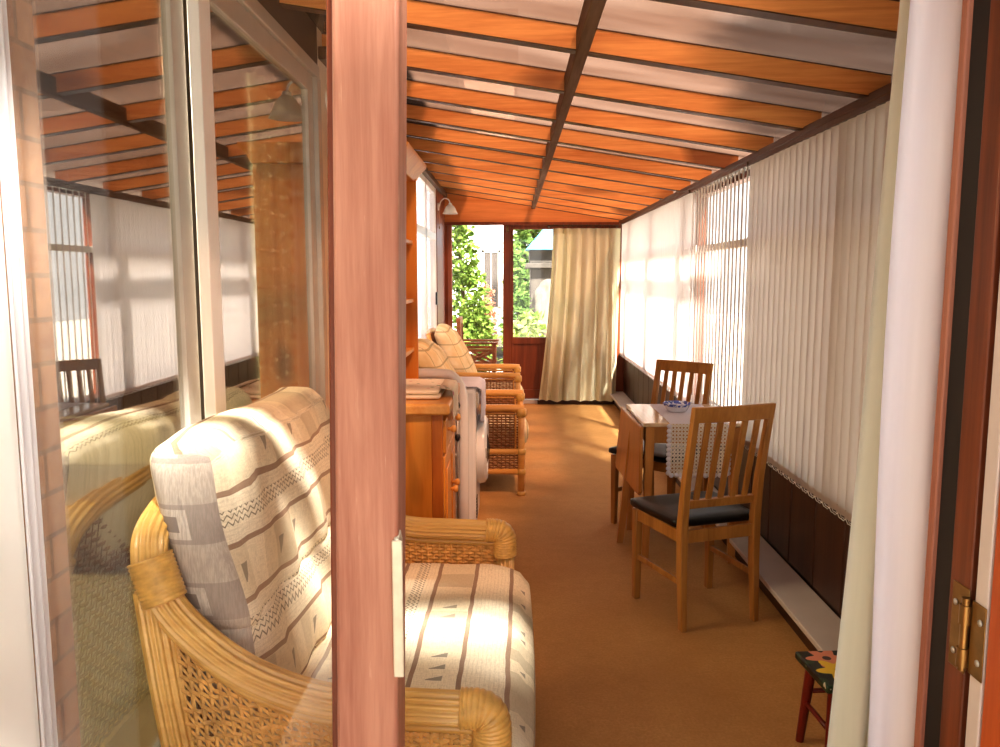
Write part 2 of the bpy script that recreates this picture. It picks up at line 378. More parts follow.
# ------------------------------------------------------------------ mesh builder
class MB:
    def __init__(s): s.v = []; s.f = []; s.uv = []; s.luv = {}; s.ends = []       # uv: one per vertex or empty
    def add(s, vs, fs, uvs=None):
        o = len(s.v); s.v += [tuple(v) for v in vs]; s.f += [tuple(i+o for i in f) for f in fs]
        s.uv += list(uvs) if uvs else [(v[0], v[1]) for v in vs]
        return s
    def box(s, x0, y0, z0, x1, y1, z1):
        vs = [(x, y, z) for z in (z0, z1) for y in (y0, y1) for x in (x0, x1)]
        return s.add(vs, [(0, 2, 3, 1), (4, 5, 7, 6), (0, 1, 5, 4), (2, 6, 7, 3), (0, 4, 6, 2), (1, 3, 7, 5)])
    def bar(s, p0, p1, w, d, ref=(0, 1, 0), w1=None, d1=None):
        """square bar p0->p1: W across, D along REF"""
        p0, p1 = Vector(p0), Vector(p1); a = (p1-p0).normalized(); r = Vector(ref)
        r = (r-a*r.dot(a)).normalized(); q = a.cross(r)
        w1 = w if w1 is None else w1; d1 = d if d1 is None else d1
        vs = [p+q*sx*ww/2+r*sy*dd/2 for p, ww, dd in ((p0, w, d), (p1, w1, d1)) for sx, sy in ((-1, -1), (1, -1), (1, 1), (-1, 1))]
        return s.add(vs, [(3, 2, 1, 0), (4, 5, 6, 7), (0, 1, 5, 4), (1, 2, 6, 5), (2, 3, 7, 6), (3, 0, 4, 7)])
    def tube(s, pts, r, n=10, lobes=0, amp=0, rings=0, ringamp=0, caps=True, sm=0):
        pts = [Vector(p) for p in pts]
        if sm: pts = spline(pts, sm)
        rr = r if isinstance(r, (list, tuple)) else [r]*len(pts)
        if len(rr) != len(pts): rr = [rr[0]+(rr[-1]-rr[0])*i/(len(pts)-1) for i in range(len(pts))]
        a = (pts[1]-pts[0]).normalized()
        ref = Vector((0, 0, 1)) if abs(a.z) < .9 else Vector((1, 0, 0))
        q = a.cross(ref).normalized(); vs = []; L = 0
        for i, p in enumerate(pts):
            t = (pts[min(i+1, len(pts)-1)]-pts[max(i-1, 0)]).normalized()
            q = (q-t*q.dot(t)).normalized(); b = t.cross(q)
            if i: L += (p-pts[i-1]).length
            for k in range(n):
                th = 2*math.pi*k/n; rad = rr[i]
                if lobes: rad *= 1-amp*(1-abs(math.cos(lobes*th/2)))
                if rings: rad *= 1+ringamp*abs(math.sin(math.pi*L/rings))
                vs.append(p+(q*math.cos(th)+b*math.sin(th))*rad)
        m = len(pts)
        fs = [(i*n+k, i*n+(k+1) % n, (i+1)*n+(k+1) % n, (i+1)*n+k) for i in range(m-1) for k in range(n)]
        if caps: fs += [tuple(reversed(range(n))), tuple((m-1)*n+k for k in range(n))]
        return s.add(vs, fs)
    def lathe(s, prof, n=24, c=(0, 0, 0), axis='Z', ripple=0, rn=6):
        vs = []
        for j, (r, h) in enumerate(prof):
            for k in range(n):
                th = 2*math.pi*k/n
                rr = r*(1+ripple*math.cos(rn*th)*j/(len(prof)-1)) if ripple else r
                x, y, z = rr*math.cos(th), rr*math.sin(th), h
                if axis == 'X': x, y, z = h, rr*math.cos(th), rr*math.sin(th)
                if axis == 'Y': x, y, z = rr*math.sin(th), h, rr*math.cos(th)
                vs.append((x+c[0], y+c[1], z+c[2]))
        m = len(prof)
        fs = [(i*n+k, i*n+(k+1) % n, (i+1)*n+(k+1) % n, (i+1)*n+k) for i in range(m-1) for k in range(n)]
        fs += [tuple(reversed(range(n))), tuple((m-1)*n+k for k in range(n))]
        return s.add(vs, fs)
    def prism(s, poly, a, b, axis='Y'):
        """extrude a 2-D polygon from A to B along AXIS (Y: poly in xz, X: poly in yz, Z: poly in xy)"""
        n = len(poly)
        mk = {'Y': lambda p, t: (p[0], t, p[1]), 'X': lambda p, t: (t, p[0], p[1]), 'Z': lambda p, t: (p[0], p[1], t)}[axis]
        vs = [mk(p, a) for p in poly]+[mk(p, b) for p in poly]
        fs = [tuple(range(n)), tuple(reversed(range(n, 2*n)))]+[(i, n+i, n+(i+1) % n, (i+1) % n) for i in range(n)]
        return s.add(vs, fs)
    def grid(s, fn, nu, nv, uvf=None):
        vs = [fn(i/nu, j/nv) for j in range(nv+1) for i in range(nu+1)]
        fs = [(j*(nu+1)+i, j*(nu+1)+i+1, (j+1)*(nu+1)+i+1, (j+1)*(nu+1)+i) for j in range(nv) for i in range(nu)]
        uvs = [uvf(i/nu, j/nv) for j in range(nv+1) for i in range(nu+1)] if uvf else None
        return s.add(vs, fs, uvs)
    def build(s, name, mat, parent=None, bevel=0, seg=2, smooth=False, thick=0, off=None, sub=0):
        me = bpy.data.meshes.new(name)
        vs = s.v
        if off: vs = [(a-off[0], b-off[1], c-off[2]) for a, b, c in vs]
        me.from_pydata(vs, [], s.f); me.update()
        ul = me.uv_layers.new(name='UVMap')
        for l in me.loops: ul.data[l.index].uv = s.uv[l.vertex_index]
        for fi, us in s.luv.items():
            p = me.polygons[fi]
            for li, uvv in zip(p.loop_indices, us): ul.data[li].uv = uvv
        import bmesh
        bm = bmesh.new(); bm.from_mesh(me); bmesh.ops.recalc_face_normals(bm, faces=bm.faces); bm.to_mesh(me); bm.free()
        o = bpy.data.objects.new(name, me); col.objects.link(o)
        me.materials.append(M[mat] if isinstance(mat, str) else mat)
        if s.ends:
            me.materials.append(M['stripe_end'])
            for fi in s.ends: me.polygons[fi].material_index = 1
        if parent: o.parent = parent
        if thick:
            md = o.modifiers.new('thick', 'SOLIDIFY'); md.thickness = thick; md.offset = 0
        if bevel:
            md = o.modifiers.new('bevel', 'BEVEL'); md.width = bevel; md.segments = seg; md.limit_method = 'ANGLE'; md.angle_limit = R(40)
        if sub:
            md = o.modifiers.new('sub', 'SUBSURF'); md.levels = sub; md.render_levels = sub
        if smooth or bevel:
            for p in me.polygons: p.use_smooth = True
            if not smooth or smooth == 'auto':
                try: me.set_sharp_from_angle(angle=R(40))
                except Exception: pass
        return o

def spline(P, k):
    out = []
    for i in range(len(P)-1):
        a, b, c, d = P[max(i-1, 0)], P[i], P[i+1], P[min(i+2, len(P)-1)]
        for j in range(k):
            t = j/k
            out.append(.5*((2*b)+(c-a)*t+(2*a-5*b+4*c-d)*t*t+(3*b-a-3*c+d)*t**3))
    return out+[P[-1]]

def tag(o, label=None, cat=None, group=None, kind=None):
    if label: o['label'] = label
    if cat: o['category'] = cat
    if group: o['group'] = group
    if kind: o['kind'] = kind
    return o
def empty(name, loc=(0, 0, 0), rz=0):
    o = bpy.data.objects.new(name, None); col.objects.link(o)
    o.location = loc; o.rotation_euler = (0, 0, rz); o.empty_display_size = .1
    return o
def struct(o, label=None): return tag(o, label, None, None, 'structure')
def copy_tree(o, parent=None):
    c = o.copy(); col.objects.link(c)
    if parent: c.parent = parent
    for ch in list(o.children): copy_tree(ch, c)
    return c

def cushion(x0, y0, z0, x1, y1, z1, r=.04, bulge=(.01, .01, .02), n=14, uvf=None, fn=None, endband=False):
    """rounded, slightly puffed box as ONE closed mesh"""
    mb = MB(); c = Vector(((x0+x1)/2, (y0+y1)/2, (z0+z1)/2)); h = Vector(((x1-x0)/2, (y1-y0)/2, (z1-z0)/2))
    idx = {}; vs = []; fs = []; uvs = []
    def vert(i, j, k):
        key = (i, j, k)
        if key in idx: return idx[key]
        q = Vector((i/n*2-1, j/n*2-1, k/n*2-1)); p = Vector([q[a]*h[a] for a in range(3)])
        inner = Vector([max(-(h[a]-r), min(h[a]-r, p[a])) for a in range(3)])
        d = p-inner
        if d.length > 1e-9:
            d = d.normalized()*r
        p2 = inner+d
        for a in range(3):
            o1, o2 = (a+1) % 3, (a+2) % 3
            p2[a] += bulge[a]*q[a]*(1-q[o1]**2)*(1-q[o2]**2)
        w = c+p2
        if fn: w = Vector(fn(w, q))
        idx[key] = len(vs); vs.append(w); uvs.append(uvf(c+p2, q) if uvf else (w.y, w.x)); return idx[key]
    for a in range(3):
        for side in (0, n):
            for i in range(n):
                for j in range(n):
                    quad = []
                    for di, dj in ((0, 0), (1, 0), (1, 1), (0, 1)):
                        t = [0, 0, 0]; t[a] = side; t[(a+1) % 3] = i+di; t[(a+2) % 3] = j+dj
                        quad.append(vert(*t))
                    fs.append(quad if side else quad[::-1])
    mb.add(vs, fs, uvs)
    if endband:
        # the boxed ends and the plain back of the cover are separate panels of cloth
        P = .235
        for fi in range(len(fs)):
            a = fi//(2*n*n); side = (fi//(n*n)) % 2
            if a == 1: mb.ends.append(fi)
            elif a == 0 and not side: mb.luv[fi] = [(vs[k].y, P*.44) for k in fs[fi]]
    return mb

def weave(f, nu, nv, rw=.0035, amp=.004, sub=2, stake=.003):
    """woven wicker over the patch f(u,v): rows go in and out of upright stakes"""
    mb = MB(); e = 1e-3
    def nrm(u, v):
        a = f(min(u+e, 1), v)-f(max(u-e, 0), v); b = f(u, min(v+e, 1))-f(u, max(v-e, 0))
        return a.cross(b).normalized(), b.normalized()
    for j in range(nv):
        v = (j+.5)/nv; vs = []; m = nu*sub
        for i in range(m+1):
            u = i/m; p = f(u, v); N, B = nrm(u, v)
            o = amp*math.cos(math.pi*(i/sub+j))
            c = p+N*o
            vs += [c+B*rw, c+N*rw*.6, c-B*rw, c-N*rw*.6]
        fs = [(i*4+k, i*4+(k+1) % 4, i*4+4+(k+1) % 4, i*4+4+k) for i in range(m) for k in range(4)]
        mb.add(vs, fs)
    for i in range(nu+1):
        u = i/nu; vs = []; m = 6
        for j in range(m+1):
            v = j/m; p = f(u, v); N, B = nrm(u, v); T = B.cross(N)
            vs += [p+T*stake, p+N*stake*.6, p-T*stake, p-N*stake*.6]
        mb.add(vs, [(j*4+k, j*4+(k+1) % 4, j*4+4+(k+1) % 4, j*4+4+k) for j in range(m) for k in range(4)])
    return mb

def leaves(blobs, n, size, seed, squash=1, droop=0):
    """a cloud of small bent leaf blades filling ellipsoid blobs (cx,cy,cz,rx,ry,rz)"""
    rnd = random.Random(seed); mb = MB(); vs = []; fs = []
    tot = sum(b[3]*b[5] for b in blobs)
    for b in blobs:
        for _ in range(int(n*b[3]*b[5]/tot)):
            d = Vector((rnd.gauss(0, 1), rnd.gauss(0, 1), rnd.gauss(0, 1))).normalized()
            rr = rnd.uniform(.55, 1.05)
            p = Vector((b[0]+d.x*b[3]*rr, b[1]+d.y*b[4]*rr, b[2]+d.z*b[5]*rr))
            a = Vector((rnd.gauss(0, 1), rnd.gauss(0, 1), rnd.gauss(0, .6)-droop)).normalized()
            q = a.cross(Vector((rnd.gauss(0, 1), rnd.gauss(0, 1), rnd.gauss(0, 1)))).normalized()
            s = size*rnd.uniform(.6, 1.3); nn = a.cross(q)
            o = len(vs)
            vs += [p, p+a*s*.5+q*s*.32+nn*s*.08, p+a*s, p+a*s*.5-q*s*.32+nn*s*.08]
            fs += [(o, o+1, o+2), (o, o+2, o+3)]
    return mb.add(vs, fs)

# ------------------------------------------------------------------ room dimensions (metres)
XL, XR, YN, YF = -.80, 1.30, 1.25, 9.5
def zroof(x): return 2.304-.155*x          # underside of the rafters

# floor
struct(MB().box(XL-.02, YN-.06, -.06, 1.42, YF+.05, 0).build('floor', 'floor'), 'ochre cord carpet floor of the sun room')

# ---- ceiling: rafters, purlin, sheets
ceil = struct(empty('ceiling', (0, 0, 0)), 'sloping lean-to roof of orange rafters under clear sheets')
RY = [1.64+.63*k for k in range(13)]
for y in RY:
    x0, x1 = XL-.02, 1.30
    MB().add([(x, yy, zroof(x)+dz) for yy in (y, y+.045) for x in (x0, x1) for dz in (0, .080)],
             [(0, 1, 3, 2), (4, 6, 7, 5), (0, 2, 6, 4), (1, 5, 7, 3), (0, 4, 5, 1), (2, 3, 7, 6)]).build('rafter', 'rafter', ceil, .002)
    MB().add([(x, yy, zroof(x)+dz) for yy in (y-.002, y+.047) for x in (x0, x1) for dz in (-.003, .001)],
             [(0, 1, 3, 2), (4, 6, 7, 5), (0, 2, 6, 4), (1, 5, 7, 3), (0, 4, 5, 1), (2, 3, 7, 6)]).build('rafter_underside_shade', 'dark_wood', ceil)  # dark strip that paints the rafter underside as shaded
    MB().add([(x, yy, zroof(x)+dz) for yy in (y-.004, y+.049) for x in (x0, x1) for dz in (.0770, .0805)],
             [(0, 1, 3, 2), (4, 6, 7, 5), (0, 2, 6, 4), (1, 5, 7, 3), (0, 4, 5, 1), (2, 3, 7, 6)]).build('rafter_top_shade', 'dark_wood', ceil)  # dark strip standing for the shadow line under the sheets
ys = [YN-.05]+[y+.0225 for y in RY]+[YF+.12]
for a, b in zip(ys[:-1], ys[1:]):
    MB().add([(x, yy, zroof(x)+.081+dz) for yy in (a+.004, b-.004) for x in (XL-.03, 1.46) for dz in (0, .008)],
             [(0, 1, 3, 2), (4, 6, 7, 5), (0, 2, 6, 4), (1, 5, 7, 3), (0, 4, 5, 1), (2, 3, 7, 6)]).build('roof_sheet', 'polycarb', ceil)
MB().box(.218, YN, zroof(.23)-.012, .262, YF-.05, zroof(.23)+.068).build('purlin', 'purlin', ceil, .004)
MB().box(-.80, 3.45, 2.385, -.745, YF-.05, 2.435).build('wall_plate', 'dark_wood', ceil, .004)
MB().box(1.225, YN, 2.090, 1.34, YF-.03, 2.122).build('eaves_beam', 'dark_wood', ceil, .004)
# the house eaves above the lean-to
struct(MB().box(-1.5, -2, 2.78, -.36, 11, 2.92).build('trim_4', 'fascia'), 'house eaves above the lean-to roof')

# ---- left wall (house wall)
wl = struct(empty('wall_left'), 'house wall along the left of the sun room')
MB().box(XL-.12, -1.2, -.1, XL, 1.40, 2.78).build('brick_pier', 'brick', wl)
MB().box(XL-.12, 1.40, 2.32, XL, 3.44, 2.78).build('fascia_board', 'fascia', wl)
MB().box(XL-.12, 1.40, -.1, XL, 3.44, .20).build('brick_plinth', 'brick', wl)
MB().box(XL-.12, 3.44, -.1, XL, 3.72, 2.78).build('plaster_reveal', 'cream_frame', wl)
MB().box(XL-.12, 3.72, -.1, XL, 6.0, 2.78).build('plaster', 'wall_white', wl)
MB().box(XL-.12, 6.0, -.1, XL, 8.5, .55).build('lower_plaster', 'wall_white', wl)
MB().box(XL-.12, 6.0, 2.40, XL, 8.5, 2.78).build('upper_plaster', 'wall_white', wl)
MB().box(XL-.12, 8.5, -.1, XL+.02, YF+.05, 2.78).build('boarded_end', 'far_door', wl, .004)

# ---- patio door of the house
d2 = struct(empty('door_2'), 'sliding patio door of the house behind the wicker sofa')
zb, zt = .295, 2.30
fr = MB()
fr.box(XL-.09, 1.40, .20, XL+.008, 3.44, zb); fr.box(XL-.09, 1.40, zt, XL+.008, 3.44, zt+.05)
fr.box(XL-.09, 1.402, zb, XL-.03, 1.42, zt); fr.box(XL-.09, 3.38, zb, XL+.012, 3.44, zt)
fr.build('outer_frame', 'alu', d2, .004)
MB().box(XL-.01, 1.45, .19, XL+.05, 3.46, .215).build('sill', 'alu', d2, .004)
lf = MB()
for a, b in ((1.42, 1.445), (2.085, 2.165)): lf.box(XL-.075, a, zb, XL-.045, b, zt)
lf.box(XL-.075, 1.445, zb, XL-.045, 2.09, zb+.07); lf.box(XL-.075, 1.445, zt-.06, XL-.045, 2.09, zt)
lf.build('fixed_leaf', 'alu', d2, .003)
sl = MB()
sl.box(XL-.04, 2.172, zb, XL-.008, 2.255, zt)
sl.build('sliding_stile', 'white_plastic', d2, .003)
sl = MB(); sl.box(XL-.04, 3.30, zb, XL-.008, 3.38, zt)
sl.box(XL-.04, 2.255, zb, XL-.008, 3.30, zb+.07); sl.box(XL-.04, 2.255, zt-.07, XL-.008, 3.30, zt)
sl.build('sliding_leaf', 'alu', d2, .003)
MB().box(XL-.062, 1.44, zb+.06, XL-.058, 2.09, zt-.05).build('fixed_pane', 'patio_glass', d2)
MB().box(XL-.026, 2.25, zb+.06, XL-.022, 3.305, zt-.06).build('sliding_pane', 'patio_glass', d2)

# ---- room inside the house, seen faintly through the patio glass
struct(MB().box(-5, .6, .10, XL-.12, 5.6, .20).build('floor_2', 'green_carpet'), 'moss green carpet inside the house')
hw = struct(empty('wall_back'), 'dim walls of the room inside the house')
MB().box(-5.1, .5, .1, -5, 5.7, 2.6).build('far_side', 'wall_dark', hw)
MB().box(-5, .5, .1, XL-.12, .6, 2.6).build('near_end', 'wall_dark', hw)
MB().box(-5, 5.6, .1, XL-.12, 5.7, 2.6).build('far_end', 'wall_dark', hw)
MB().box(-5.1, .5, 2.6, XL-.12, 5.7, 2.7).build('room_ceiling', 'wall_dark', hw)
hs = tag(empty('sofa', (-2.3, 3.4, .2)), 'dark brown sofa inside the house behind the patio glass, its back to the door', 'sofa')
O = (-2.3, 3.4, .2)
cushion(-3.1, 3.35, .24, -1.45, 3.56, .86, .05, (.01, .01, .02), 8).build('backrest', 'brown_sofa', hs, smooth=True, off=O)
cushion(-3.1, 3.56, .24, -1.45, 4.15, .58, .05, (.0, .01, .02), 8).build('seat', 'brown_sofa', hs, smooth=True, off=O)
for x in (-1.62, -3.1):
    cushion(x, 3.5, .24, x+.18, 4.15, .72, .05, (.0, .0, .02), 8).build('armrest', 'brown_sofa', hs, smooth=True, off=O)
for x in (-3.0, -1.55):
    for y in (3.42, 4.08): MB().tube([(x, y, .2), (x, y, .25)], .025, 10).build('leg', 'dark_wood', hs, off=O)
def thr(u, v):
    x = -3.05+1.58*u; s = -.17+.55*v; w = .012*math.sin(u*23)*abs(s)
    if s < 0: return Vector((x, 3.338+w*.2-.004, .868+s))
    if s < .24: return Vector((x, 3.338+s, .872+.006*math.sin(u*17)))
    return Vector((x, 3.578+w*.2, .872-(s-.24)))
tag(MB().grid(thr, 30, 26).build('throw', 'throw', smooth=True, thick=.006), 'pale olive throw along the top of the dark sofa back inside the house', 'throw')
def lcf(u, v):
    y = 3.02+.50*u; return Vector((XL-.15+.022*math.sin(u*40)+.006*math.sin(u*97), y, .24+2.0*v))
tag(MB().grid(lcf, 90, 10, lambda u, v: (u*.9, v*2.0)).build('lace_curtain', 'lace_curtain', smooth=True),
    'grey green lace curtain hanging inside the far end of the patio door', 'curtain')

# ---- white window in the left wall
w2 = struct(empty('window_2'), 'white framed window with top light in the far left wall')
fr = MB()
for y in (6.0, 6.62, 7.5, 8.42): fr.box(XL-.05, y, .55, XL+.012, y+.08, 2.40)
for z in (.55, 1.86, 2.33): fr.box(XL-.05, 6.08, z, XL+.012, 8.42, z+.07)
fr.build('window_frame', 'white_plastic', w2, .004)
MB().box(XL-.02, 6.08, .62, XL-.016, 8.42, 2.33).build('pane', 'glass', w2)
MB().box(XL-.02, 5.95, .51, XL+.06, 8.52, .55).build('sill', 'white_plastic', w2, .004)
MB().box(XL+.012, 8.36, 1.20, XL+.03, 8.40, 1.33).build('handle', 'black_plastic', w2, .003)
def ncf(u, v): return Vector((XL-.045+.012*math.sin(u*70), 6.05+2.4*u, .58+1.8*v))
tag(MB().grid(ncf, 120, 4).build('net_curtain', 'white_cloth', smooth=True), 'white net curtain behind the white window in the far left wall', 'curtain')
struct(MB().box(-2.2, 5.75, .0, -2.1, 9.3, 2.7).build('wall_side', 'render'), 'white wall beyond the left window')

# ---- right wall: wainscot, window frames, panes, ledge
wr = struct(empty('wall_right'), 'low dark boarded wall under the right windows')
MB().box(1.33, YN, -.1, 1.42, YF, .60).build('panelling_backing', 'wainscot', wr)
y = YN+.02
while y < YF-.1:
    MB().box(1.312, y, .15, 1.33, min(y+.30, YF-.02), .60).build('panelling_board', 'wainscot', wr, .006); y += .308
MB().box(1.27, YN, .58, 1.42, YF, .625).build('capping', 'dark_wood', wr, .005)
struct(MB().box(1.20, YN, 0, 1.33, YF-.02, .118).build('baseboard_right', 'wainscot'), 'dark boxed skirting under the pale ledge')
struct(MB().box(1.135, YN+.02, .118, 1.312, YF-.02, .142).build('trim_2', 'ledge', None, .004), 'pale grey ledge running along the foot of the right wall')
w3 = struct(empty('window_3'), 'brown framed windows along the right wall')
for y in (1.3, 3.15, 4.53, 5.93, 7.33, 8.73, 9.42):
    MB().box(1.33, y, .62, 1.40, y+.07, 2.06).build('mullion', 'far_door', w3, .004)
ym = (1.3, 3.15, 4.53, 5.93, 7.33, 8.73, 9.42)
tb = MB()
for a, b in zip(ym[:-1], ym[1:]): tb.box(1.335, a+.07, 1.665, 1.395, b, 1.71)
tb.build('transom', 'cream_frame', w3, .004)
hd = MB(); hd.box(1.345, YN, 2.06, 1.42, YF, 2.13); hd.build('head', 'far_door', w3)
for a, b in zip(ym[:-1], ym[1:]): MB().box(1.364, a+.07, .625, 1.368, b, 2.06).build('pane', 'glass', w3)
for y in (4.53, 5.93):
    MB().box(1.318, y-.03, 1.655, 1.332, y+.10, 1.715).build('bracket', 'white_plastic', w3, .003)

# ---- vertical blinds
def blind(name, y0, y1, tilt, label, fab='blind', pitch=.078, xc=1.245):
    root = tag(empty(name, (xc, (y0+y1)/2, .6)), label, 'blind', 'vertical blinds along the right windows')
    O = root.location
    sl = MB(); wt = MB(); ch = MB(); rnd = random.Random(int(y0*10))
    n = int(round((y1-y0)/pitch)); prev = None
    for i in range(n):
        y = y0+(i+.5)*(y1-y0)/n; a = R(tilt)+R(rnd.uniform(-1.2, 1.2)); w = .0445
        zb_, zt_ = .605, 2.070
        def fn(u, v, y=y, a=a):
            s = (u-.5)*2*w; bow = .004*(1-(2*u-1)**2)
            return Vector((xc+s*math.sin(a)-bow*math.cos(a), y+s*math.cos(a)+bow*math.sin(a), zb_+(zt_-zb_)*v))
        sl.grid(fn, 4, 6)
        e0, e1 = fn(0.03, 0), fn(.97, 0)
        d = Vector((0, 0, .03))
        nrm = Vector((math.cos(a), -math.sin(a), 0))*.0018
        wt.add([e0-nrm, e1-nrm, e1-nrm+d, e0-nrm+d, e0+nrm, e1+nrm, e1+nrm+d, e0+nrm+d],
               [(0, 1, 2, 3), (7, 6, 5, 4), (0, 4, 5, 1), (3, 2, 6, 7), (0, 3, 7, 4), (1, 5, 6, 2)])
        for e in ((fn(.12, 0), fn(.88, 0)),):
            if prev:
                for p, q in zip(prev, e):
                    m = (p+q)/2-Vector((0, 0, .012)); ch.tube([p, (p+m)/2-Vector((0, 0, .008)), m, (q+m)/2-Vector((0, 0, .008)), q], .0014, 5)
            prev = e
    sl.build('slats', fab, root, smooth=True, off=O)
    wt.build('bottom_weights', fab, root, off=O)
    ch.build('bottom_chain', 'white_plastic', root, smooth=True, off=O)
    MB().box(xc-.016, y0, 2.070, xc+.02, y1, 2.090).build('headrail', 'dark_wood', root, off=O)
    return root
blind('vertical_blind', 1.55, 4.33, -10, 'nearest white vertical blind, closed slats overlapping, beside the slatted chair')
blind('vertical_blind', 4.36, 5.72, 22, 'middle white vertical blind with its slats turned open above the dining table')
blind('vertical_blind', 5.76, 9.28, -9, 'farthest white vertical blind, bright and closed, beside the beige curtain', 'blind_sunlit')

# ---- far wall
wf = struct(empty('wall_far'), 'timber framed end wall of the sun room')
MB().prism([(XL-.1, 2.105), (1.42, 2.105), (1.42, zroof(1.42)+.072), (XL-.1, zroof(XL-.1)+.072)], YF-.02, YF+.04, 'Y').build('gable_board', 'gable', wf)
MB().box(XL-.1, YF-.045, 2.075, 1.3, YF-.02, 2.11).build('head_rail', 'far_door', wf, .003)
MB().box(-.82, YF-.03, 0, -.745, YF+.05, 2.09).build('corner_post', 'far_door', wf, .004)
MB().box(-.745, YF-.01, .12, -.70, YF+.05, 2.08).build('pale_stop', 'jamb_pale', wf, .003)
MB().box(-.105, YF-.03, 0, -.012, YF+.05, 2.09).build('mullion', 'far_door', wf, .004)
MB().box(.74, YF-.01, 0, 1.42, YF+.05, 2.09).build('end_panel', 'far_door', wf)
MB().box(-.745, YF-.02, 0, -.105, YF+.05, .14).build('sill_rail', 'far_door', wf, .004)
w4 = struct(empty('window_4'), 'tall glazed side panel beside the far door')
MB().box(-.70, YF+.01, .14, -.105, YF+.016, 2.08).build('pane', 'glass', w4)
d3 = struct(empty('door_3'), 'half glazed brown door in the far end wall')
fr = MB(); y0, y1 = YF-.02, YF+.03
fr.box(-.012, y0, .05, .014, y1, 2.09); fr.box(.66, y0, .05, .74, y1, 2.09)
fr.box(.014, y0, 2.03, .66, y1, 2.09); fr.box(.014, y0, .70, .66, y1, .78); fr.box(.014, y0, .05, .66, y1, .16)
fr.build('door_frame', 'far_door', d3, .004)
MB().box(.014, YF, .16, .66, YF+.02, .70).build('lower_panel', 'far_door', d3)
MB().box(.014, YF, .78, .66, YF+.006, 2.03).build('pane', 'glass', d3)
MB().box(-.05, YF-.07, .0, .74, YF-.02, .045).build('threshold', 'ledge', d3, .004)
MB().tube([(-.055, YF-.04, 2.0), (-.055, YF-.06, 2.04), (-.055, YF-.035, 2.065)], .012, 8).build('catch', 'brass', d3, smooth=True)
struct(MB().box(.3, YF-.10, 0, 1.2, YF-.07, .05).build('baseboard_far', 'wainscot'), 'dark skirting under the beige curtain')

# beige curtain, rod and rings
ct = tag(empty('curtain', (.8, 9.3, .06)), 'beige floor length curtain drawn over the far door', 'curtain')
def bc(u, v):
    xl = .46-.15*(1-v)**1.4; xr = 1.22
    pl = .045*math.sin(u*2*math.pi*7.3+.6*math.sin(u*9))*(1-.35*v)+.012*math.sin(u*51)
    return Vector((xl+(xr-xl)*u+.012*math.sin(u*30+v*3), 9.32+pl, .055+1.975*v+.006*math.sin(u*20)*(1-v)))
MB().grid(bc, 150, 16).build('drape', 'beige_curtain', ct, smooth=True, off=ct.location)
hb = MB()
hb.grid(lambda u, v: bc(u, .972+.028*v)+Vector((0, -.004, 0)), 150, 2); hb.build('heading_tape', 'beige_curtain', ct, smooth=True, off=ct.location)
rod = tag(empty('curtain_rod', (.8, 9.34, 2.065)), 'thin dark curtain rod over the far door with rings', 'rod')
MB().tube([(.40, 9.34, 2.062), (1.21, 9.34, 2.062)], .009, 8).build('rod', 'dark_wood', rod, smooth=True, off=rod.location)
for i in range(14):
    x = .48+i*.052
    MB().tube([(x, 9.34+.017*math.cos(t), 2.055+.02*math.sin(t)) for t in [k*math.pi/6 for k in range(13)]], .003, 6).build('ring', 'dark_wood', rod, smooth=True, off=rod.location)
for x in (.42, 1.2): MB().box(x-.008, 9.34, 2.05, x+.008, YF-.02, 2.07).build('bracket', 'dark_wood', rod, off=rod.location)

# ---- near end wall: post with strike plate, glazed panel, right jamb, open door
t1 = struct(empty('trim_1', (-.23, YN, 0)), 'weathered red brown door post with a chipped metal keep')
def px_(z): return -.2890+.0195*(z-.73)/1.17+.006
def pr_(z): return -.1845+.0195*(z-.73)/1.17+.004
pts = [(px_(0)+.006, 0), (pr_(0), 0), (pr_(2.1), 2.1), (px_(2.1)+.006, 2.1)]
MB().prism(pts, YN-.05, YN+.045, 'Y').build('post', 'post', t1, .006, off=t1.location)
MB().prism([(px_(0)-.006, 0), (px_(0)+.008, 0), (px_(2.1)+.008, 2.1), (px_(2.1)-.006, 2.1)], YN-.03, YN+.03, 'Y').build('glazing_bead', 'far_door', t1, .003, off=t1.location)
x_ = pr_(.98)
kp = MB(); kp.prism([(YN-.055, .878), (YN-.02, .868), (YN-.012, 1.09), (YN-.03, 1.108), (YN-.055, 1.10)], x_-.004, x_+.004, 'X')
kp.build('keep_plate', 'strike', t1, .002, off=t1.location)
MB().box(x_-.007, YN-.057, .878, x_+.009, YN-.0505, 1.098).build('keep_lip', 'strike', t1, .002, off=t1.location)
MB().box(XL, .9, -.1, XL+.010, 1.262, 2.78).build('corner_board', 'white_plastic', wl)
w1 = struct(empty('window_1'), 'clear glazed panel left of the door post')
MB().box(XL, YN-.003, .16, px_(1)+.0, YN+.003, 2.05).build('pane', 'glass', w1)
wn_ = struct(empty('wall_near'), 'timber frame of the near end wall')
MB().box(XL, YN-.05, -.1, -.28, YN+.05, .14).build('bottom_rail', 'post', wn_, .004)
MB().box(XL, YN-.05, 2.1, 1.42, YN+.05, 2.17).build('head_rail', 'jamb', wn_, .004)
MB().box(.82, YN-.05, -.1, 1.42, YN+.05, 2.1).build('side_panel', 'jamb', wn_)
MB().prism([(XL, 2.17), (1.42, 2.17), (XL, zroof(XL)+.072)], YN-.004, YN+.004, 'Y').build('gable_pane', 'glass', wn_)
t3 = struct(empty('trim_3', (.75, YN, 0)), 'dark red brown door jamb on the right with a brass hinge')
O = t3.location
MB().box(.6690, 1.256, -.05, .82, 1.275, 2.1).build('pale_edge', 'jamb_pale', t3, .003, off=O)
MB().box(.6770, 1.200, -.05, .82, 1.256, 2.1).build('weather_seal', 'rubber', t3, off=O)
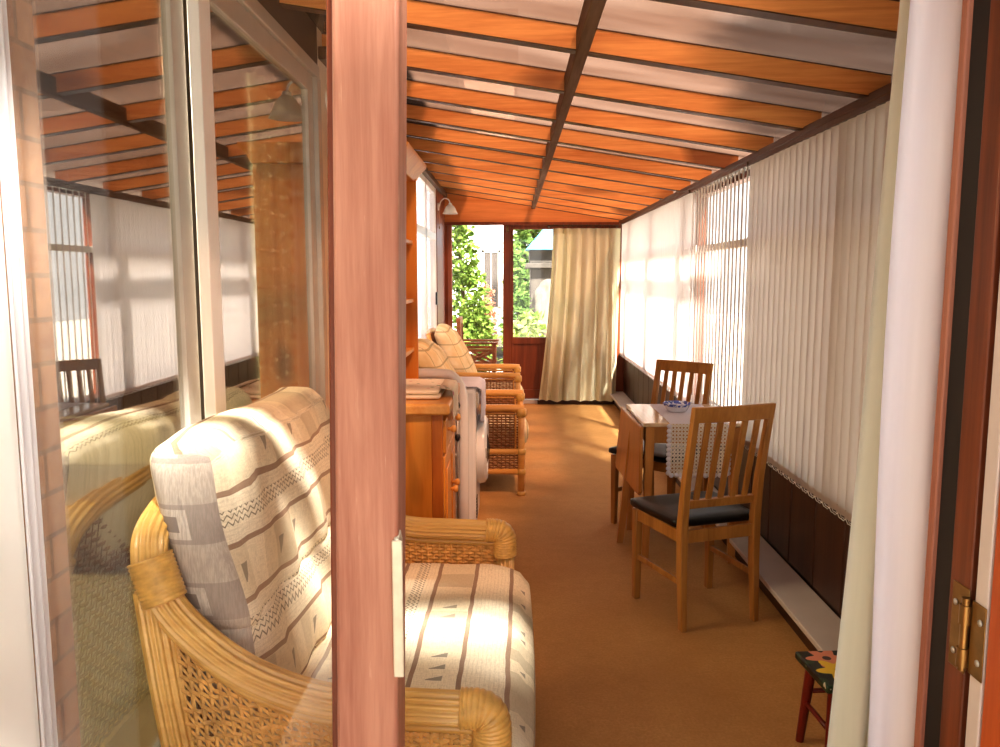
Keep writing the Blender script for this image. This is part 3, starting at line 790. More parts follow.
MB().box(.6690, 1.147, -.05, .82, 1.200, 2.1).build('jamb', 'jamb', t3, .003, off=O)
MB().box(.6790, 1.132, -.05, .82, 1.147, 2.1).build('dark_gap', 'rubber', t3, off=O)
d1 = struct(empty('door_1', (.70, 1.12, 0)), 'entrance door leaf standing open at the right edge')
O = d1.location
MB().box(.6690, .22, -.04, .728, 1.096, 2.05).build('leaf', 'leaf_door', d1, .003, off=O)
MB().box(.6680, 1.100, -.04, .728, 1.130, 2.05).build('leaf_edge', 'ledge', d1, .002, off=O)
hg = MB(); hg.tube([(.6610, 1.139, .925), (.6610, 1.139, 1.035)], .006, 12); hg.build('hinge_pin', 'brass', d1, smooth='auto', off=O)
h2 = MB(); h2.box(.6665, 1.143, .915, .6690, 1.186, 1.045); h2.build('hinge_plate', 'brass', d1, .001, off=O)
h4 = MB(); h4.box(.6655, 1.098, .925, .6680, 1.132, 1.035); h4.build('hinge_plate', 'brass', d1, .001, off=O)
h3 = MB()
for z in (.945, 1.010): h3.tube([(.6610, 1.139, z-.014), (.6610, 1.139, z+.014)], .0085, 12)
h3.build('hinge_knuckle', 'brass', d1, smooth='auto', off=O)
sc_ = MB()
for z, y in ((.94, 1.172), (1.015, 1.174), (.95, 1.108), (1.01, 1.108)): sc_.lathe([(0, 0), (.005, 0), (.005, .0015), (0, .002)], 10, (.6645 if y > 1.13 else .6635, y, z), 'X')
sc_.build('screws', 'alu', d1, smooth=True, off=O)

# curtains at the doorway
cc = tag(empty('curtain', (.72, 1.5, .04)), 'cream lined curtain gathered at the right side of the doorway', 'curtain')
def crm(u, v):
    z = .04+2.03*v; xl = .628+.062*min(1, max(0, (z-.5)/1.5)); xr = .88
    return Vector((xl+(xr-xl)*u, 1.50+.026*math.sin(u*2*math.pi*3.2+1.2+.5*v)*(.6+.4*(1-v))+.006*math.sin(v*9+u*8), z))
MB().grid(crm, 70, 18).build('drape', 'cream_curtain', cc, smooth=True, off=cc.location)
cn = tag(empty('net_curtain', (.74, 1.40, .04)), 'white curtain hanging beside the right door jamb in front of the cream one', 'curtain')
def wht(u, v):
    z = .04+2.03*v; xl = .642+.006*math.sin(v*7); xr = .88
    return Vector((xl+(xr-xl)*u, 1.375+.022*math.sin(u*2*math.pi*2.2+.3+.4*math.sin(v*3))-.02*u, z))
MB().grid(wht, 70, 18).build('drape', 'white_cloth', cn, smooth=True, off=cn.location)
M['haze_sheet'] = cloth('pale_haze_sheet', '#f6efe2', .4, .25)  # thin pale layer that stands for the haze over the brick
cl = tag(empty('net_curtain', (-.775, 1.31, .04)), 'white net curtain hanging at the left end of the glazed panel', 'curtain')
def lft(u, v):
    return Vector((XL+.012+.007*math.sin(u*2*math.pi*2+.5), 1.258+.046*u, .16+1.9*v))
MB().grid(lft, 40, 10).build('drape', 'white_net', cl, smooth=True, off=cl.location)
MB().grid(lambda u, v: Vector((XL+.006+.003*math.sin(u*9), 1.304+.094*u, .16+1.9*v)), 20, 6).build('haze_strip', 'haze_sheet', cl, smooth=True, off=cl.location)

# ------------------------------------------------------------------ wicker sofa
sofa = tag(empty('wicker_sofa', (-.38, 2.17, 0), R(-.8)), 'honey rattan two seat sofa with cream striped cushions in front of the patio door', 'sofa')
O = sofa.location
YA, YB = 1.605, 2.80
def armpath(y, sgn):
    """arm rail from the front corner back and up to the corner of the back"""
    return [(-.062, y, .597), (-.20, y, .602), (-.37, y, .610), (-.50, y, .648), (-.60, y, .705), (-.69, y, .79), (-.735, y, .87), (-.752, y+sgn*.02, .93)]
top = [(-.757, YA+.06, .965), (-.760, YA+.15, .99), (-.760, YA+.32, 1.0), (-.760, (YA+YB)/2, 1.005), (-.760, YB-.32, 1.0), (-.760, YB-.15, .99), (-.757, YB-.06, .965)]
full = armpath(YA, 1)+top+armpath(YB, -1)[::-1]
MB().tube(full, .037, 84, 14, .22, sm=8).build('arm_rail', 'rattan', sofa, smooth=True, off=O)
for y, s in ((YA, 1), (YB, -1)):
    # front corner wrapped in split cane, front post, rear post
    MB().tube([(-.10, y, .598), (-.066, y, .597), (-.044, y, .588), (-.034, y, .562), (-.034, y, .51)], .0405, 16, rings=.009, ringamp=.07, sm=28).build('corner_binding', 'rattan_wrap', sofa, smooth=True, off=O)
    MB().tube([(-.031, y, .52), (-.031, y, .25), (-.031, y, 0)], .032, 72, 12, .22).build('leg', 'rattan', sofa, smooth=True, off=O)
    MB().tube([(-.745, y, .85), (-.715, y, .60), (-.66, y, .25), (-.62, y, 0)], .034, 72, 12, .22, sm=6).build('leg', 'rattan', sofa, smooth=True, off=O)
    MB().tube([Vector((-.715, y, .825)).lerp(Vector((-.748, y+s*.012, .915)), k/60) for k in range(61)], .044, 20, rings=.009, ringamp=.07).build('rear_binding', 'rattan_wrap', sofa, smooth=True, off=O)
    ap = [Vector(p) for p in armpath(y, s)]; apx = spline(ap, 8)
    def ztop(x):
        b = min(apx, key=lambda p: abs(p.x-x)); return b.z-.035
    def xb(z): return -.63-.10*max(0, (z))/.85
    def side(u, v, y=y):
        z0 = .13
        xr = -.055; zz = z0+(.57-z0)*v; xl = xb(zz)
        x = xl+(xr-xl)*u; zt_ = ztop(x)
        return Vector((x, y, z0+(zt_-z0)*v))
    weave(side, 30, 38, .0058, .0050, 2, .0045).build('arm_weave', 'weave', sofa, off=O)
    MB().tube([(p.x, p.y, p.z-.045) for p in apx if p.x > -.73], .011, 8).build('under_rail', 'rattan', sofa, smooth=True, off=O)
    MB().tube([(-.03, y, .115), (-.65, y, .115)], .016, 10).build('bottom_rail', 'rattan', sofa, smooth=True, off=O)
# back panel, seat deck, front apron
weave(lambda u, v: Vector((-.765+.10*(1-v), YA+.05+(YB-YA-.10)*u, .31+.66*v)), 40, 32, .005, .0045, 2).build('back_weave', 'weave_dark', sofa, off=O)
MB().box(-.66, YA+.03, .285, -.03, YB-.03, .315).build('seat_deck', 'weave', sofa, .006, off=O)
MB().tube([(-.005, YA, .30), (-.005, YB, .30)], .022, 24, 6, .2).build('front_rail', 'rattan', sofa, smooth=True, off=O)
weave(lambda u, v: Vector((-.012, YA+.03+(YB-YA-.06)*u, .12+.17*v)), 36, 12, .005, .0045, 2).build('front_weave', 'weave', sofa, off=O)

def wr(w, k=1): return .004*math.sin(w.y*23*k+w.z*17)+.003*math.sin(w.y*41+w.x*30)
def seatf(w, q):
    x, y, z = w
    if q.x > .55: z -= .035*((q.x-.55)/.45)**2          # waterfall front edge
    if q.z > 0: z += wr(w)*.6
    return (x, y, z)
sc1 = cushion(-.66, YA+.045, .318, .055, YB-.045, .505, .05, (.012, .004, .014), 22, lambda w, q: (w.y, w.x*.98+.128 if q.z > -.9 else w.x), seatf)
for i, v in enumerate(sc1.v):
    if v[0] > .035: sc1.uv[i] = (sc1.uv[i][0], .055+.128+(.48-v[2])*.9)
sc1.build('seat_cushion', 'stripe', sofa, smooth=True, off=O)
def leanf(x_bot, z_bot, slope):
    def f(w, q):
        x = w.x-(w.z-z_bot)*slope
        return (x+wr(w)*1.4*(1 if q.x > 0 else .3), w.y, w.z+(.012*math.sin(w.y*7+1) if q.z > .5 else 0))
    return f
# lower lumbar pad and the big upper back cushion, both leaning on the back
cushion(-.665, YA+.06, .50, -.505, YB-.05, .775, .05, (.02, .004, .01), 18, lambda w, q: (w.y, w.z+.055), leanf(0, .5, .20), True).build('lumbar_cushion', 'stripe', sofa, smooth=True, off=O)
def upf(w, q):
    x = w.x-(w.z-.70)*.20
    z = w.z
    e = max(0, q.y); z -= .05*max(0, (e-.72)/.28)**2 * (1 if q.z > 0 else 0)*1.0
    return (x+wr(w)*1.6*(1 if q.x > 0 else .3), w.y, z+(.010*math.sin(w.y*7+1) if q.z > .5 else 0))
cushion(-.70, YA+.055, .715, -.545, YB-.09, 1.135, .05, (.035, .02, .016), 24, lambda w, q: (w.y, w.z+.03 + (w.x*.9 if q.z > .9 else 0)), upf, True).build('back_cushion', 'stripe', sofa, smooth=True, off=O)

# ------------------------------------------------------------------ pine dresser
dr = tag(empty('pine_dresser', (-.55, 3.98, 0)), 'honey pine dresser with open shelves above knobbed drawers behind the sofa', 'dresser')
O = dr.location
X0, XF, XH, Y0, Y1 = XL+.005, -.315, -.50, 3.62, 4.32
for y in (Y0, Y1-.022):
    MB().box(X0, y, .0, XF-.05, y+.022, .875).build('side_panel', 'pine', dr, .003, off=O)
    MB().box(XF-.05, y-.004, .0, XF, y+.03, .875).build('front_stile', 'pine_dark', dr, .004, off=O)
MB().box(X0, Y0-.03, .873, XF+.035, Y1+.03, .925).build('worktop', 'pine_top', dr, .012, 4, off=O)
MB().box(X0, Y0+.02, .02, X0+.012, Y1-.02, .873).build('back_panel', 'pine', dr, off=O)
MB().box(X0, Y0+.02, .06, XF-.02, Y1-.02, .08).build('bottom_board', 'pine', dr, off=O)
MB().box(XF-.03, Y0+.03, .0, XF-.01, Y1-.03, .07).build('plinth', 'pine', dr, off=O)
def knob(parent, y, z):
    MB().lathe([(0, 0), (.008, 0), (.008, .012), (.017, .02), (.019, .03), (.013, .038), (0, .04)], 16, (XF+.012, y, z), 'X').build('knob', 'pine_top', parent, smooth=True, off=O)
for y0, y1 in ((Y0+.035, 3.965), (3.975, Y1-.035)):
    d = MB().box(XF-.015, y0, .685, XF+.012, y1, .84).build('drawer', 'pine', dr, .006, off=O)
    knob(d, y0+.14, .775)
for y0, y1, ky in ((Y0+.035, 3.965, 3.90), (3.975, Y1-.035, 4.03)):
    d = MB().box(XF-.015, y0, .085, XF+.008, y1, .67).build('door', 'pine', dr, .006, off=O)
    MB().box(XF+.006, y0+.06, .15, XF+.014, y1-.06, .60).build('door_panel', 'pine', d, .005, off=O)
    knob(d, ky, .455)
# hutch
for y in (Y0+.01, Y1-.032):
    MB().box(X0, y, .925, XH, y+.022, 2.0).build('rack_side', 'pine', dr, .004, off=O)
MB().box(X0, Y0+.03, .925, X0+.012, Y1-.03, 2.0).build('rack_back', 'pine', dr, off=O)
for z in (1.10, 1.36, 1.66):
    MB().box(X0+.01, Y0+.03, z, XH-.02, Y1-.03, z+.02).build('shelf', 'pine_top', dr, .003, off=O)
cr = MB()
cr.prism([(X0, 1.985), (XH-.01, 1.985), (XH+.0, 2.0), (XH+.01, 2.02), (XH+.045, 2.055), (XH+.05, 2.075), (X0, 2.075)], Y0-.035, Y1+.035, 'Y')
cr.build('cornice', 'pine', dr, .003, off=O)

fc = tag(empty('folded_tablecloth', (-.5, 3.95, .926)), 'folded cream floral tablecloth lying on the pine dresser top', 'tablecloth')
O = fc.location
for k in range(2):
    cushion(-.63+.01*k, 3.72+.012*k, .9265+.021*k, -.335-.008*k, 4.20-.01*k, .9465+.021*k, .009, (.002, .002, .003), 8).build('cloth_fold', 'floral', fc, smooth=True, off=O)
def hang(u, v):
    s = .16*v
    return Vector((-.30+.022*math.sin(min(s/.03, 1)*math.pi/2)+.006*math.sin(u*18)*v, 3.80+.34*u, .9665-.0-max(0, s-.01)-.002)) if s > .0 else Vector((-.345, 3.80+.34*u, .971))
MB().grid(lambda u, v: hang(u, v), 20, 12).build('cloth_corner', 'floral', fc, smooth=True, thick=.003, off=O)

# ------------------------------------------------------------------ white tubular airer between dresser and washer
ar = tag(empty('clothes_airer', (-.42, 4.46, 0)), 'folded white tubular airer standing between the dresser and the washing machine', 'airer')
O = ar.location
MB().tube([(-.60, 4.46, .03), (-.60, 4.46, .30), (-.60, 4.46, .86), (-.595, 4.46, .935), (-.55, 4.46, .955), (-.40, 4.46, .955), (-.33, 4.46, .94), (-.285, 4.46, .87), (-.272, 4.46, .75), (-.272, 4.46, .40), (-.272, 4.46, .03)], .031, 16, sm=5).build('hoop', 'white_enamel', ar, smooth=True, off=O)
for x in (-.60, -.272): MB().lathe([(0, 0), (.028, 0), (.03, .03), (.026, .06), (0, .06)], 12, (x, 4.46, 0)).build('foot', 'black_plastic', ar, smooth=True, off=O)
MB().tube([(-.30, 4.41, .12), (-.30, 4.41, .80)], .006, 8).build('hinge_rod', 'alu', ar, smooth=True, off=O)
for z in (.61, .79): MB().lathe([(0, -.02), (.012, -.016), (.016, 0), (.012, .016), (0, .02)], 12, (-.30, 4.405, z)).build('joint_knob', 'black_plastic', ar, smooth=True, off=O)
for z in (.2, .35, .5, .65): MB().tube([(-.60, 4.46, z), (-.272, 4.46, z)], .006, 8).build('rung', 'white_enamel', ar, smooth=True, off=O)

# ------------------------------------------------------------------ washing machine
wm = tag(empty('washing_machine', (-.49, 4.82, 0)), 'white front loading washing machine with a round porthole door', 'washing machine')
O = wm.location
MB().box(-.78, 4.54, .03, -.205, 5.10, .855).build('cabinet', 'white_enamel', wm, .018, 3, off=O)
for x in (-.74, -.25):
    for y in (4.58, 5.06): MB().lathe([(0, 0), (.02, 0), (.02, .035), (0, .035)], 12, (x, y, 0)).build('foot', 'black_plastic', wm, off=O)
dp = MB().lathe([(.13, 0), (.205, 0), (.212, .018), (.205, .045), (.18, .062), (.15, .06), (.14, .04), (.13, .02)], 40, (-.207, 4.82, .46), 'X').build('porthole_ring', 'white_enamel', wm, smooth='auto', off=O)
MB().lathe([(0, .075), (.05, .07), (.10, .055), (.138, .03), (.14, .02), (0, .02)], 32, (-.207, 4.82, .46), 'X').build('porthole_glass', 'smoke_glass', dp, smooth=True, off=O)
MB().box(-.16, 4.63, .44, -.145, 4.66, .50).build('door_catch', 'alu', dp, .004, off=O)
MB().box(-.207, 4.57, .745, -.195, 5.07, .835).build('control_panel', 'cream_frame', wm, .005, off=O)
MB().lathe([(0, 0), (.026, 0), (.024, .02), (0, .022)], 20, (-.196, 4.98, .79), 'X').build('dial', 'white_enamel', wm, smooth='auto', off=O)
MB().box(-.197, 4.60, .765, -.188, 4.76, .825).build('detergent_drawer', 'white_enamel', wm, .004, off=O)
gr_ = MB()
for k in range(7): gr_.box(-.206, 4.575, .10+k*.018, -.2005, 4.66, .11+k*.018)
gr_.build('filter_grille', 'black_plastic', wm, off=O)
def wcl(u, v):
    s = -.40+.62*v; y = 4.60+.44*u
    w = .006*math.sin(u*19+v*4)
    if s < 0: return Vector((-.195+s, y, .866+.5*max(0, w)*.6))
    return Vector((-.178+.018*min(1, s/.03)*.3+w+.02*math.sin(u*3.1)*s, y+.05*s*(u-.5), .860-s*(.72+.28*math.sin(u*2.6+.6))))
tag(MB().grid(wcl, 26, 30).build('white_towel', 'white_cloth', smooth=True, thick=.006), 'white towel draped over the front of the washing machine', 'towel')

# ------------------------------------------------------------------ two wicker armchairs (local: facing +x, near arm at -y)
def make_armchair(label):
    r = tag(empty('wicker_armchair'), label, 'armchair', 'rattan armchairs along the left wall')
    W = .365
    for s in (-1, 1):
        y = s*W
        MB().tube([(.40, y, 0), (.40, y, .585)], .024, 14).build('leg', 'cane', r, smooth=True)
        MB().lathe([(0, 0), (.03, 0), (.032, .012), (.026, .03), (0, .03)], 14, (.40, y, 0)).build('foot', 'rattan_wrap', r, smooth=True)
        MB().tube([(-.30, y, 0), (-.31, y, .40), (-.36, y, .75), (-.41, y*.92, .965)], .022, 14, sm=6).build('leg', 'cane', r, smooth=True)
        MB().tube([(.42, y, .60), (.30, y, .605), (0, y, .605), (-.34, y, .615)], .026, 14, sm=5).build('arm_rail', 'cane', r, smooth=True)
        MB().lathe([(.026, 0), (.034, .008), (.035, .03), (.034, .055), (.026, .06)], 14, (.40, y, .545)).build('corner_binding', 'rattan_wrap', r, smooth=True)
        for z in (.165, .305):
            MB().tube([(.40, y, z), (-.31, y, z)], .02, 12).build('side_rail', 'cane', r, smooth=True)
            MB().lathe([(.020, -.022), (.03, -.018), (.031, 0), (.03, .018), (.02, .022)], 14, (.40, y, z)).build('rail_binding', 'rattan_wrap', r, smooth=True)
        weave(lambda u, v, y=y: Vector((-.31+.69*u, y, .325+.245*v)), 24, 14, .0065, .006, 2, .004).build('arm_weave', 'weave_dark', r)
        weave(lambda u, v, y=y: Vector((-.31+.69*u, y, .185+.10*v)), 24, 6, .0065, .006, 2, .004).build('skirt_weave', 'weave_dark', r)
        MB().tube([(.36, y, .32), (.36, y, .555), (.345, y, .568), (-.30, y, .568)], .008, 8, sm=0).build('weave_border', 'cane', r, smooth=True)
    for z in (.165, .305):
        MB().tube([(.40, -W, z), (.40, W, z)], .02, 12).build('front_rail', 'cane', r, smooth=True)
    weave(lambda u, v: Vector((.40, -W+.03+(2*W-.06)*u, .185+.10*v)), 24, 6, .0065, .006, 2, .004).build('front_weave', 'weave_dark', r)
    MB().tube([(-.41, -W*.92, .96), (-.42, -W*.6, .975), (-.425, 0, .98), (-.42, W*.6, .975), (-.41, W*.92, .96)], .022, 14, sm=6).build('back_rail', 'cane', r, smooth=True)
    weave(lambda u, v: Vector((-.30-.12*v, -W+.04+(2*W-.08)*u, .31+.65*v)), 26, 26, .0065, .006, 2, .004).build('back_weave', 'weave_dark', r)
    MB().box(-.30, -W+.02, .295, .39, W-.02, .318).build('seat_deck', 'weave_dark', r)
    cushion(-.29, -W+.045, .32, .435, W-.045, .46, .05, (.025, .004, .02), 12).build('seat_cushion', 'check', r, smooth=True)
    cushion(-.13, -W+.05, .46, .04, W-.05, 1.0, .06, (.04, .01, .03), 14, lambda w, q: (w.y+w.x, w.z), lambda w, q: (w.x-(w.z-.46)*.47, w.y, w.z+.02*math.cos(q.y*2))).build('back_cushion', 'check', r, smooth=True)
    return r
A1 = make_armchair('nearer rattan armchair, just past the washing machine, with pale beige cushions')
A1.location = (-.335, 5.80, 0)
A2 = copy_tree(A1); A2['label'] = 'farther rattan armchair, close to the far glazed panel, with pale checked cushions'
A2.location = (-.345, 7.62, 0)

# ------------------------------------------------------------------ wall lamps
def make_lamp(label):
    r = tag(empty('wall_lamp'), label, 'lamp', 'wall lamps on the left wall')
    MB().lathe([(0, 0), (.04, 0), (.038, .012), (.015, .02), (0, .02)], 20, (0, 0, 0), 'X').build('backplate', 'white_plastic', r, smooth='auto')
    MB().tube([(.015, 0, 0), (.03, 0, .05), (.07, 0, .085), (.115, 0, .07), (.13, 0, .03)], .006, 8, sm=5).build('arm', 'white_plastic', r, smooth=True)
    MB().lathe([(.008, .04), (.018, .035), (.022, .02), (.02, .01)], 16, (.13, 0, 0)).build('lamp_holder', 'white_plastic', r, smooth=True)
    sh = MB(); prof = [(.024, .018), (.04, .005), (.055, -.02), (.066, -.05), (.078, -.075), (.075, -.075), (.063, -.05), (.052, -.02), (.037, .003), (.02, .014)]
    sh.lathe(prof, 36, (.13, 0, 0), 'Z', .10, 6); sh.build('lamp_shade', 'frosted', r, smooth=True)
    MB().lathe([(0, -.05), (.018, -.04), (.022, -.02), (.012, .01), (0, .012)], 14, (.13, 0, 0)).build('bulb', 'bulb', r, smooth=True)
    MB().tube([(.02, -.03, 0), (.02, -.03, -.20)], .002, 6).build('pull_cord', 'cream_pipe', r, smooth=True)
    MB().tube([(.02, -.03+.016*math.sin(t), -.216+.016*math.cos(t)) for t in [k*math.pi/8 for k in range(17)]], .004, 6).build('pull_ring', 'brass', r, smooth=True)
    return r
L1 = make_lamp('white tulip shade wall lamp on the left wall near the far end'); L1.location = (XL+.02, 8.62, 2.215)
L2 = copy_tree(L1); L2['label'] = 'wall lamp with white glass shade beside the patio door, mirrored in its glass'
L2.location = (XL, 3.60, 2.25)

# ------------------------------------------------------------------ dining chairs (local: facing +y)
def make_chair(label):
    r = tag(empty('dining_chair'), label, 'chair', 'slat back dining chairs at the table')
    for s in (-1, 1):
        MB().bar((s*.195, .185, 0), (s*.195, .185, .43), .030, .032, (0, 1, 0), .038, .040).build('leg', 'oak', r, .004)
        lg = MB(); x = s*.178
        P = [(x, -.205, 0), (x, -.185, .25), (x, -.18, .45), (x, -.20, .65), (x, -.262, .965)]
        S = [(.028, .032), (.034, .040), (.036, .042), (.032, .034), (.030, .026)]
        for (a, b), (p, q) in zip(zip(P[:-1], P[1:]), zip(S[:-1], S[1:])): lg.bar(a, b, p[0], p[1], (0, 1, 0), q[0], q[1])
        # one continuous rear post: stitch the four bars by sharing profiles
        vs = []; fs = []
        for (a, b, c), (w, d) in zip(P, S): vs += [(a-w/2, b-d/2, c), (a+w/2, b-d/2, c), (a+w/2, b+d/2, c), (a-w/2, b+d/2, c)]
        for i in range(4): fs += [(i*4+k, i*4+(k+1) % 4, i*4+4+(k+1) % 4, i*4+4+k) for k in range(4)]
        fs += [(3, 2, 1, 0), (16, 17, 18, 19)]
        MB().add(vs, fs).build('rear_leg', 'oak', r, .004)
        MB().bar((s*.195, .17, .205), (s*.180, -.175, .205), .014, .026, (0, 0, 1)).build('stretcher', 'oak', r, .003)
        MB().bar((s*.195, .17, .405), (s*.180, -.16, .405), .020, .055, (0, 0, 1)).build('side_apron', 'oak', r, .003)
    MB().box(-.18, .175, .378, .18, .197, .433).build('front_apron', 'oak', r, .003)
    MB().box(-.165, -.19, .378, .165, -.17, .433).build('rear_apron', 'oak', r, .003)
    cushion(-.225, -.165, .434, .225, .225, .478, .02, (.002, .004, .010), 14, None,
            lambda w, q: (w.x*(1-.10*(1-(w.y+.165)/.39)), w.y, w.z)).build('seat', 'vinyl', r, smooth=True)
    yb = lambda z: -.20-(z-.65)*.197
    MB().bar((-.165, yb(.545), .545), (.165, yb(.545), .545), .020, .038, (0, -.19, 1)).build('lower_back_rail', 'oak', r, .003)
    n = 8; vs = []; fs = []
    for i in range(n+1):
        x = -.195+.39*i/n; cy = -.012*(1-(x/.195)**2)
        for z, dy in ((.905, 0), (.972, 0)):
            vs += [(x, yb(z)-.012+cy, z), (x, yb(z)+.012+cy, z)]
    for i in range(n):
        o = i*4; p = o+4
        fs += [(o, p, p+2, o+2), (o+1, o+3, p+3, p+1), (o, o+1, p+1, p), (o+2, p+2, p+3, o+3)]
    fs += [(0, 2, 3, 1), (n*4, n*4+1, n*4+3, n*4+2)]
    MB().add(vs, fs).build('top_rail', 'oak', r, .004)
    for k in range(5):
        x = -.118+.059*k
        MB().bar((x, yb(.55), .55), (x, yb(.92)-.006, .92), .027, .011, (0, 1, .19)).build('back_slat', 'oak', r, .002)
    return r
C1 = make_chair('nearer slat back wooden chair with black seat, standing in front of the table')
C1.location = (.828, 3.545, 0); C1.rotation_euler = (0, 0, R(19))
C2 = copy_tree(C1); C2['label'] = 'farther slat back wooden chair with black seat, tucked behind the table'
C2.location = (.892, 4.81, 0); C2.rotation_euler = (0, 0, R(138))

# ------------------------------------------------------------------ drop leaf table
tb_ = tag(empty('drop_leaf_table', (.94, 4.41, 0)), 'pale wooden drop leaf table with its near leaf hanging down beside the blinds', 'table')
O = tb_.location
MB().box(.672, 4.09, .730, 1.195, 4.72, .750).build('tabletop', 'table_top', tb_, .005, off=O)
lfm = MB().prism([(4.09, .73), (4.76, .73), (4.76, .385), (4.73, .365), (4.12, .365), (4.09, .385)], .648, .666, 'X')
lfm.v = [(x-.045*(y-4.09)*(.735-z)/.35*1.0+(.008 if y < 4.2 else 0), y, z) for x, y, z in lfm.v]
lfm.build('drop_leaf', 'table_wood', tb_, .005, off=O)
for x in (.70, 1.15):
    for y in (4.125, 4.685):
        MB().bar((x+(.012 if x < 1 else 0), y, .73), (x, y, 0), .048, .048, (0, 1, 0), .036, .036).build('leg', 'table_wood', tb_, .004, off=O)
MB().box(.705, 4.12, .64, 1.16, 4.138, .73).build('apron', 'table_wood', tb_, .002, off=O)
MB().box(.705, 4.672, .64, 1.16, 4.69, .73).build('apron', 'table_wood', tb_, .002, off=O)
for x in (.693, 1.145): MB().box(x, 4.14, .64, x+.016, 4.67, .73).build('apron', 'table_wood', tb_, .002, off=O)
MB().bar((.678, 4.44, .70), (.612, 4.45, 0), .045, .040, (0, 1, 0), .036, .034).build('gate_leg', 'table_wood', tb_, .004, off=O)
hn = MB()
for y in (4.2, 4.6): hn.box(.664, y, .722, .676, y+.06, .732)
hn.build('hinge', 'brass', tb_, off=O)

lc = tag(empty('lace_runner', (.94, 4.3, .751)), 'white crochet lace runner hanging over the near edge of the table', 'runner')
O = lc.location
def run(u, v):
    x = .805+.30*u; s = .89*v
    w = .003*math.sin(u*16)
    if s < .62: return Vector((x, 4.70-s, .7525+.0006*math.sin(u*40+s*30)))
    t = s-.62
    return Vector((x, 4.079-.006*min(1, t/.01)+w*t*6-.004*math.sin(u*22)*min(1, t*5), .7525-t))
MB().grid(lambda u, v: run(u, v*.70), 24, 24).build('cloth', 'white_cloth', lc, smooth=True, off=O)
MB().grid(lambda u, v: run(u, .70+.30*v), 24, 16, lambda u, v: (u*.33, v*.267)).build('lace_edging', 'lace', lc, smooth=True, off=O)
sp = MB()
for u in (-.01, 1.01):
    for k in range(11):
        p = run(u, .70+.30*(k+.5)/11)
        sp.lathe([(0, -.0012), (.013, -.0008), (.013, .0008), (0, .0012)], 12, p, 'Y')
for k in range(12):
    p = run((k+.5)/12, 1.0); sp.lathe([(0, -.0012), (.013, -.0008), (.013, .0008), (0, .0012)], 12, p, 'Y')
sp.build('scalloped_edge', 'white_cloth', lc, smooth=True, off=O)

bw = tag(empty('bowl', (.915, 4.45, .7545)), 'blue and white china dish on the lace runner of the table', 'bowl')
b = MB()
b.lathe([(0, 0), (.05, 0), (.055, .003), (.066, .02), (.078, .042), (.082, .044), (.081, .047), (.074, .044), (.062, .02), (.05, .008), (0, .007)], 8)
b.build('dish', 'bowl', bw, .004, smooth='auto')

# ------------------------------------------------------------------ little painted stool
st = tag(empty('painted_stool', (1.035, 2.39, 0), R(4)), 'small red legged stool with a yellow flower painted on its dark top', 'stool')
MB().box(-.115, -.115, .275, .115, .115, .30).build('seat', 'stool_top', st, .006)
for sx in (-1, 1):
    for sy in (-1, 1):
        MB().tube([(sx*.075, sy*.075, .276), (sx*.092, sy*.10, 0)], [.017, .013], 12).build('leg', 'red_wood', st, smooth='auto')
for sx in (-1, 1):
    MB().tube([(sx*.084, -.088, .14), (sx*.084, .088, .14)], .008, 8).build('stretcher', 'red_wood', st, smooth=True)
for sy in (-1, 1):
    MB().tube([(-.080, sy*.083, .18), (.080, sy*.083, .18)], .008, 8).build('stretcher', 'red_wood', st, smooth=True)

# ------------------------------------------------------------------ garden beyond the far wall
struct(MB().box(-14, YF+.06, -.25, 14, 34, -.10).build('patio', 'patio'), 'pale paving of the garden')
struct(MB().box(1.44, -6, -.25, 14, YF+.06, -.10).build('path', 'patio'), 'pale path along the outside of the windows')
struct(MB().box(-14, -10, -.25, 1.44, YN-.06, -.10).build('path_2', 'patio'), 'paving in front of the open door')

gc = tag(empty('garden_chair', (-.45, 10.15, -.10)), 'brown timber garden armchair with crossed side lattice outside the glazed panel', 'garden chair')
O = (-.45, 10.15, -.10)
z0 = -.10
for y in (9.95, 10.40):
    MB().bar((-.62, y, z0), (-.66, y, .98), .05, .045, (0, 1, 0)).build('rear_leg', 'bench_wood', gc, .004, off=O)
    MB().bar((-.22, y, z0), (-.22, y, .66), .045, .045, (0, 1, 0)).build('leg', 'bench_wood', gc, .004, off=O)
    MB().box(-.66, y-.035, .66, -.17, y+.035, .685).build('armrest', 'bench_wood', gc, .005, off=O)
    MB().box(-.62, y-.012, .565, -.22, y+.012, .60).build('side_rail', 'bench_wood', gc, .003, off=O)
    MB().box(-.62, y-.012, .36, -.22, y+.012, .40).build('side_rail', 'bench_wood', gc, .003, off=O)
    MB().bar((-.60, y, .40), (-.24, y, .565), .016, .030, (0, 0, 1)).build('cross_brace', 'bench_wood', gc, .002, off=O)
    MB().bar((-.60, y, .565), (-.24, y, .40), .016, .030, (0, 0, 1)).build('cross_brace', 'bench_wood', gc, .002, off=O)
sl_ = MB()
for k in range(6): sl_.box(-.60+.065*k, 9.95, .33, -.55+.065*k, 10.40, .35)
sl_.build('seat', 'bench_wood', gc, .002, off=O)
sl_ = MB()
for k in range(5): sl_.bar((-.645, 10.0+.0875*k, .38), (-.655, 10.0+.0875*k, .95), .012, .05, (0, 1, 0))
sl_.build('back_slats', 'bench_wood', gc, .002, off=O)
MB().box(-.675, 9.95, .90, -.635, 10.40, .98).build('back_rail', 'bench_wood', gc, .004, off=O)

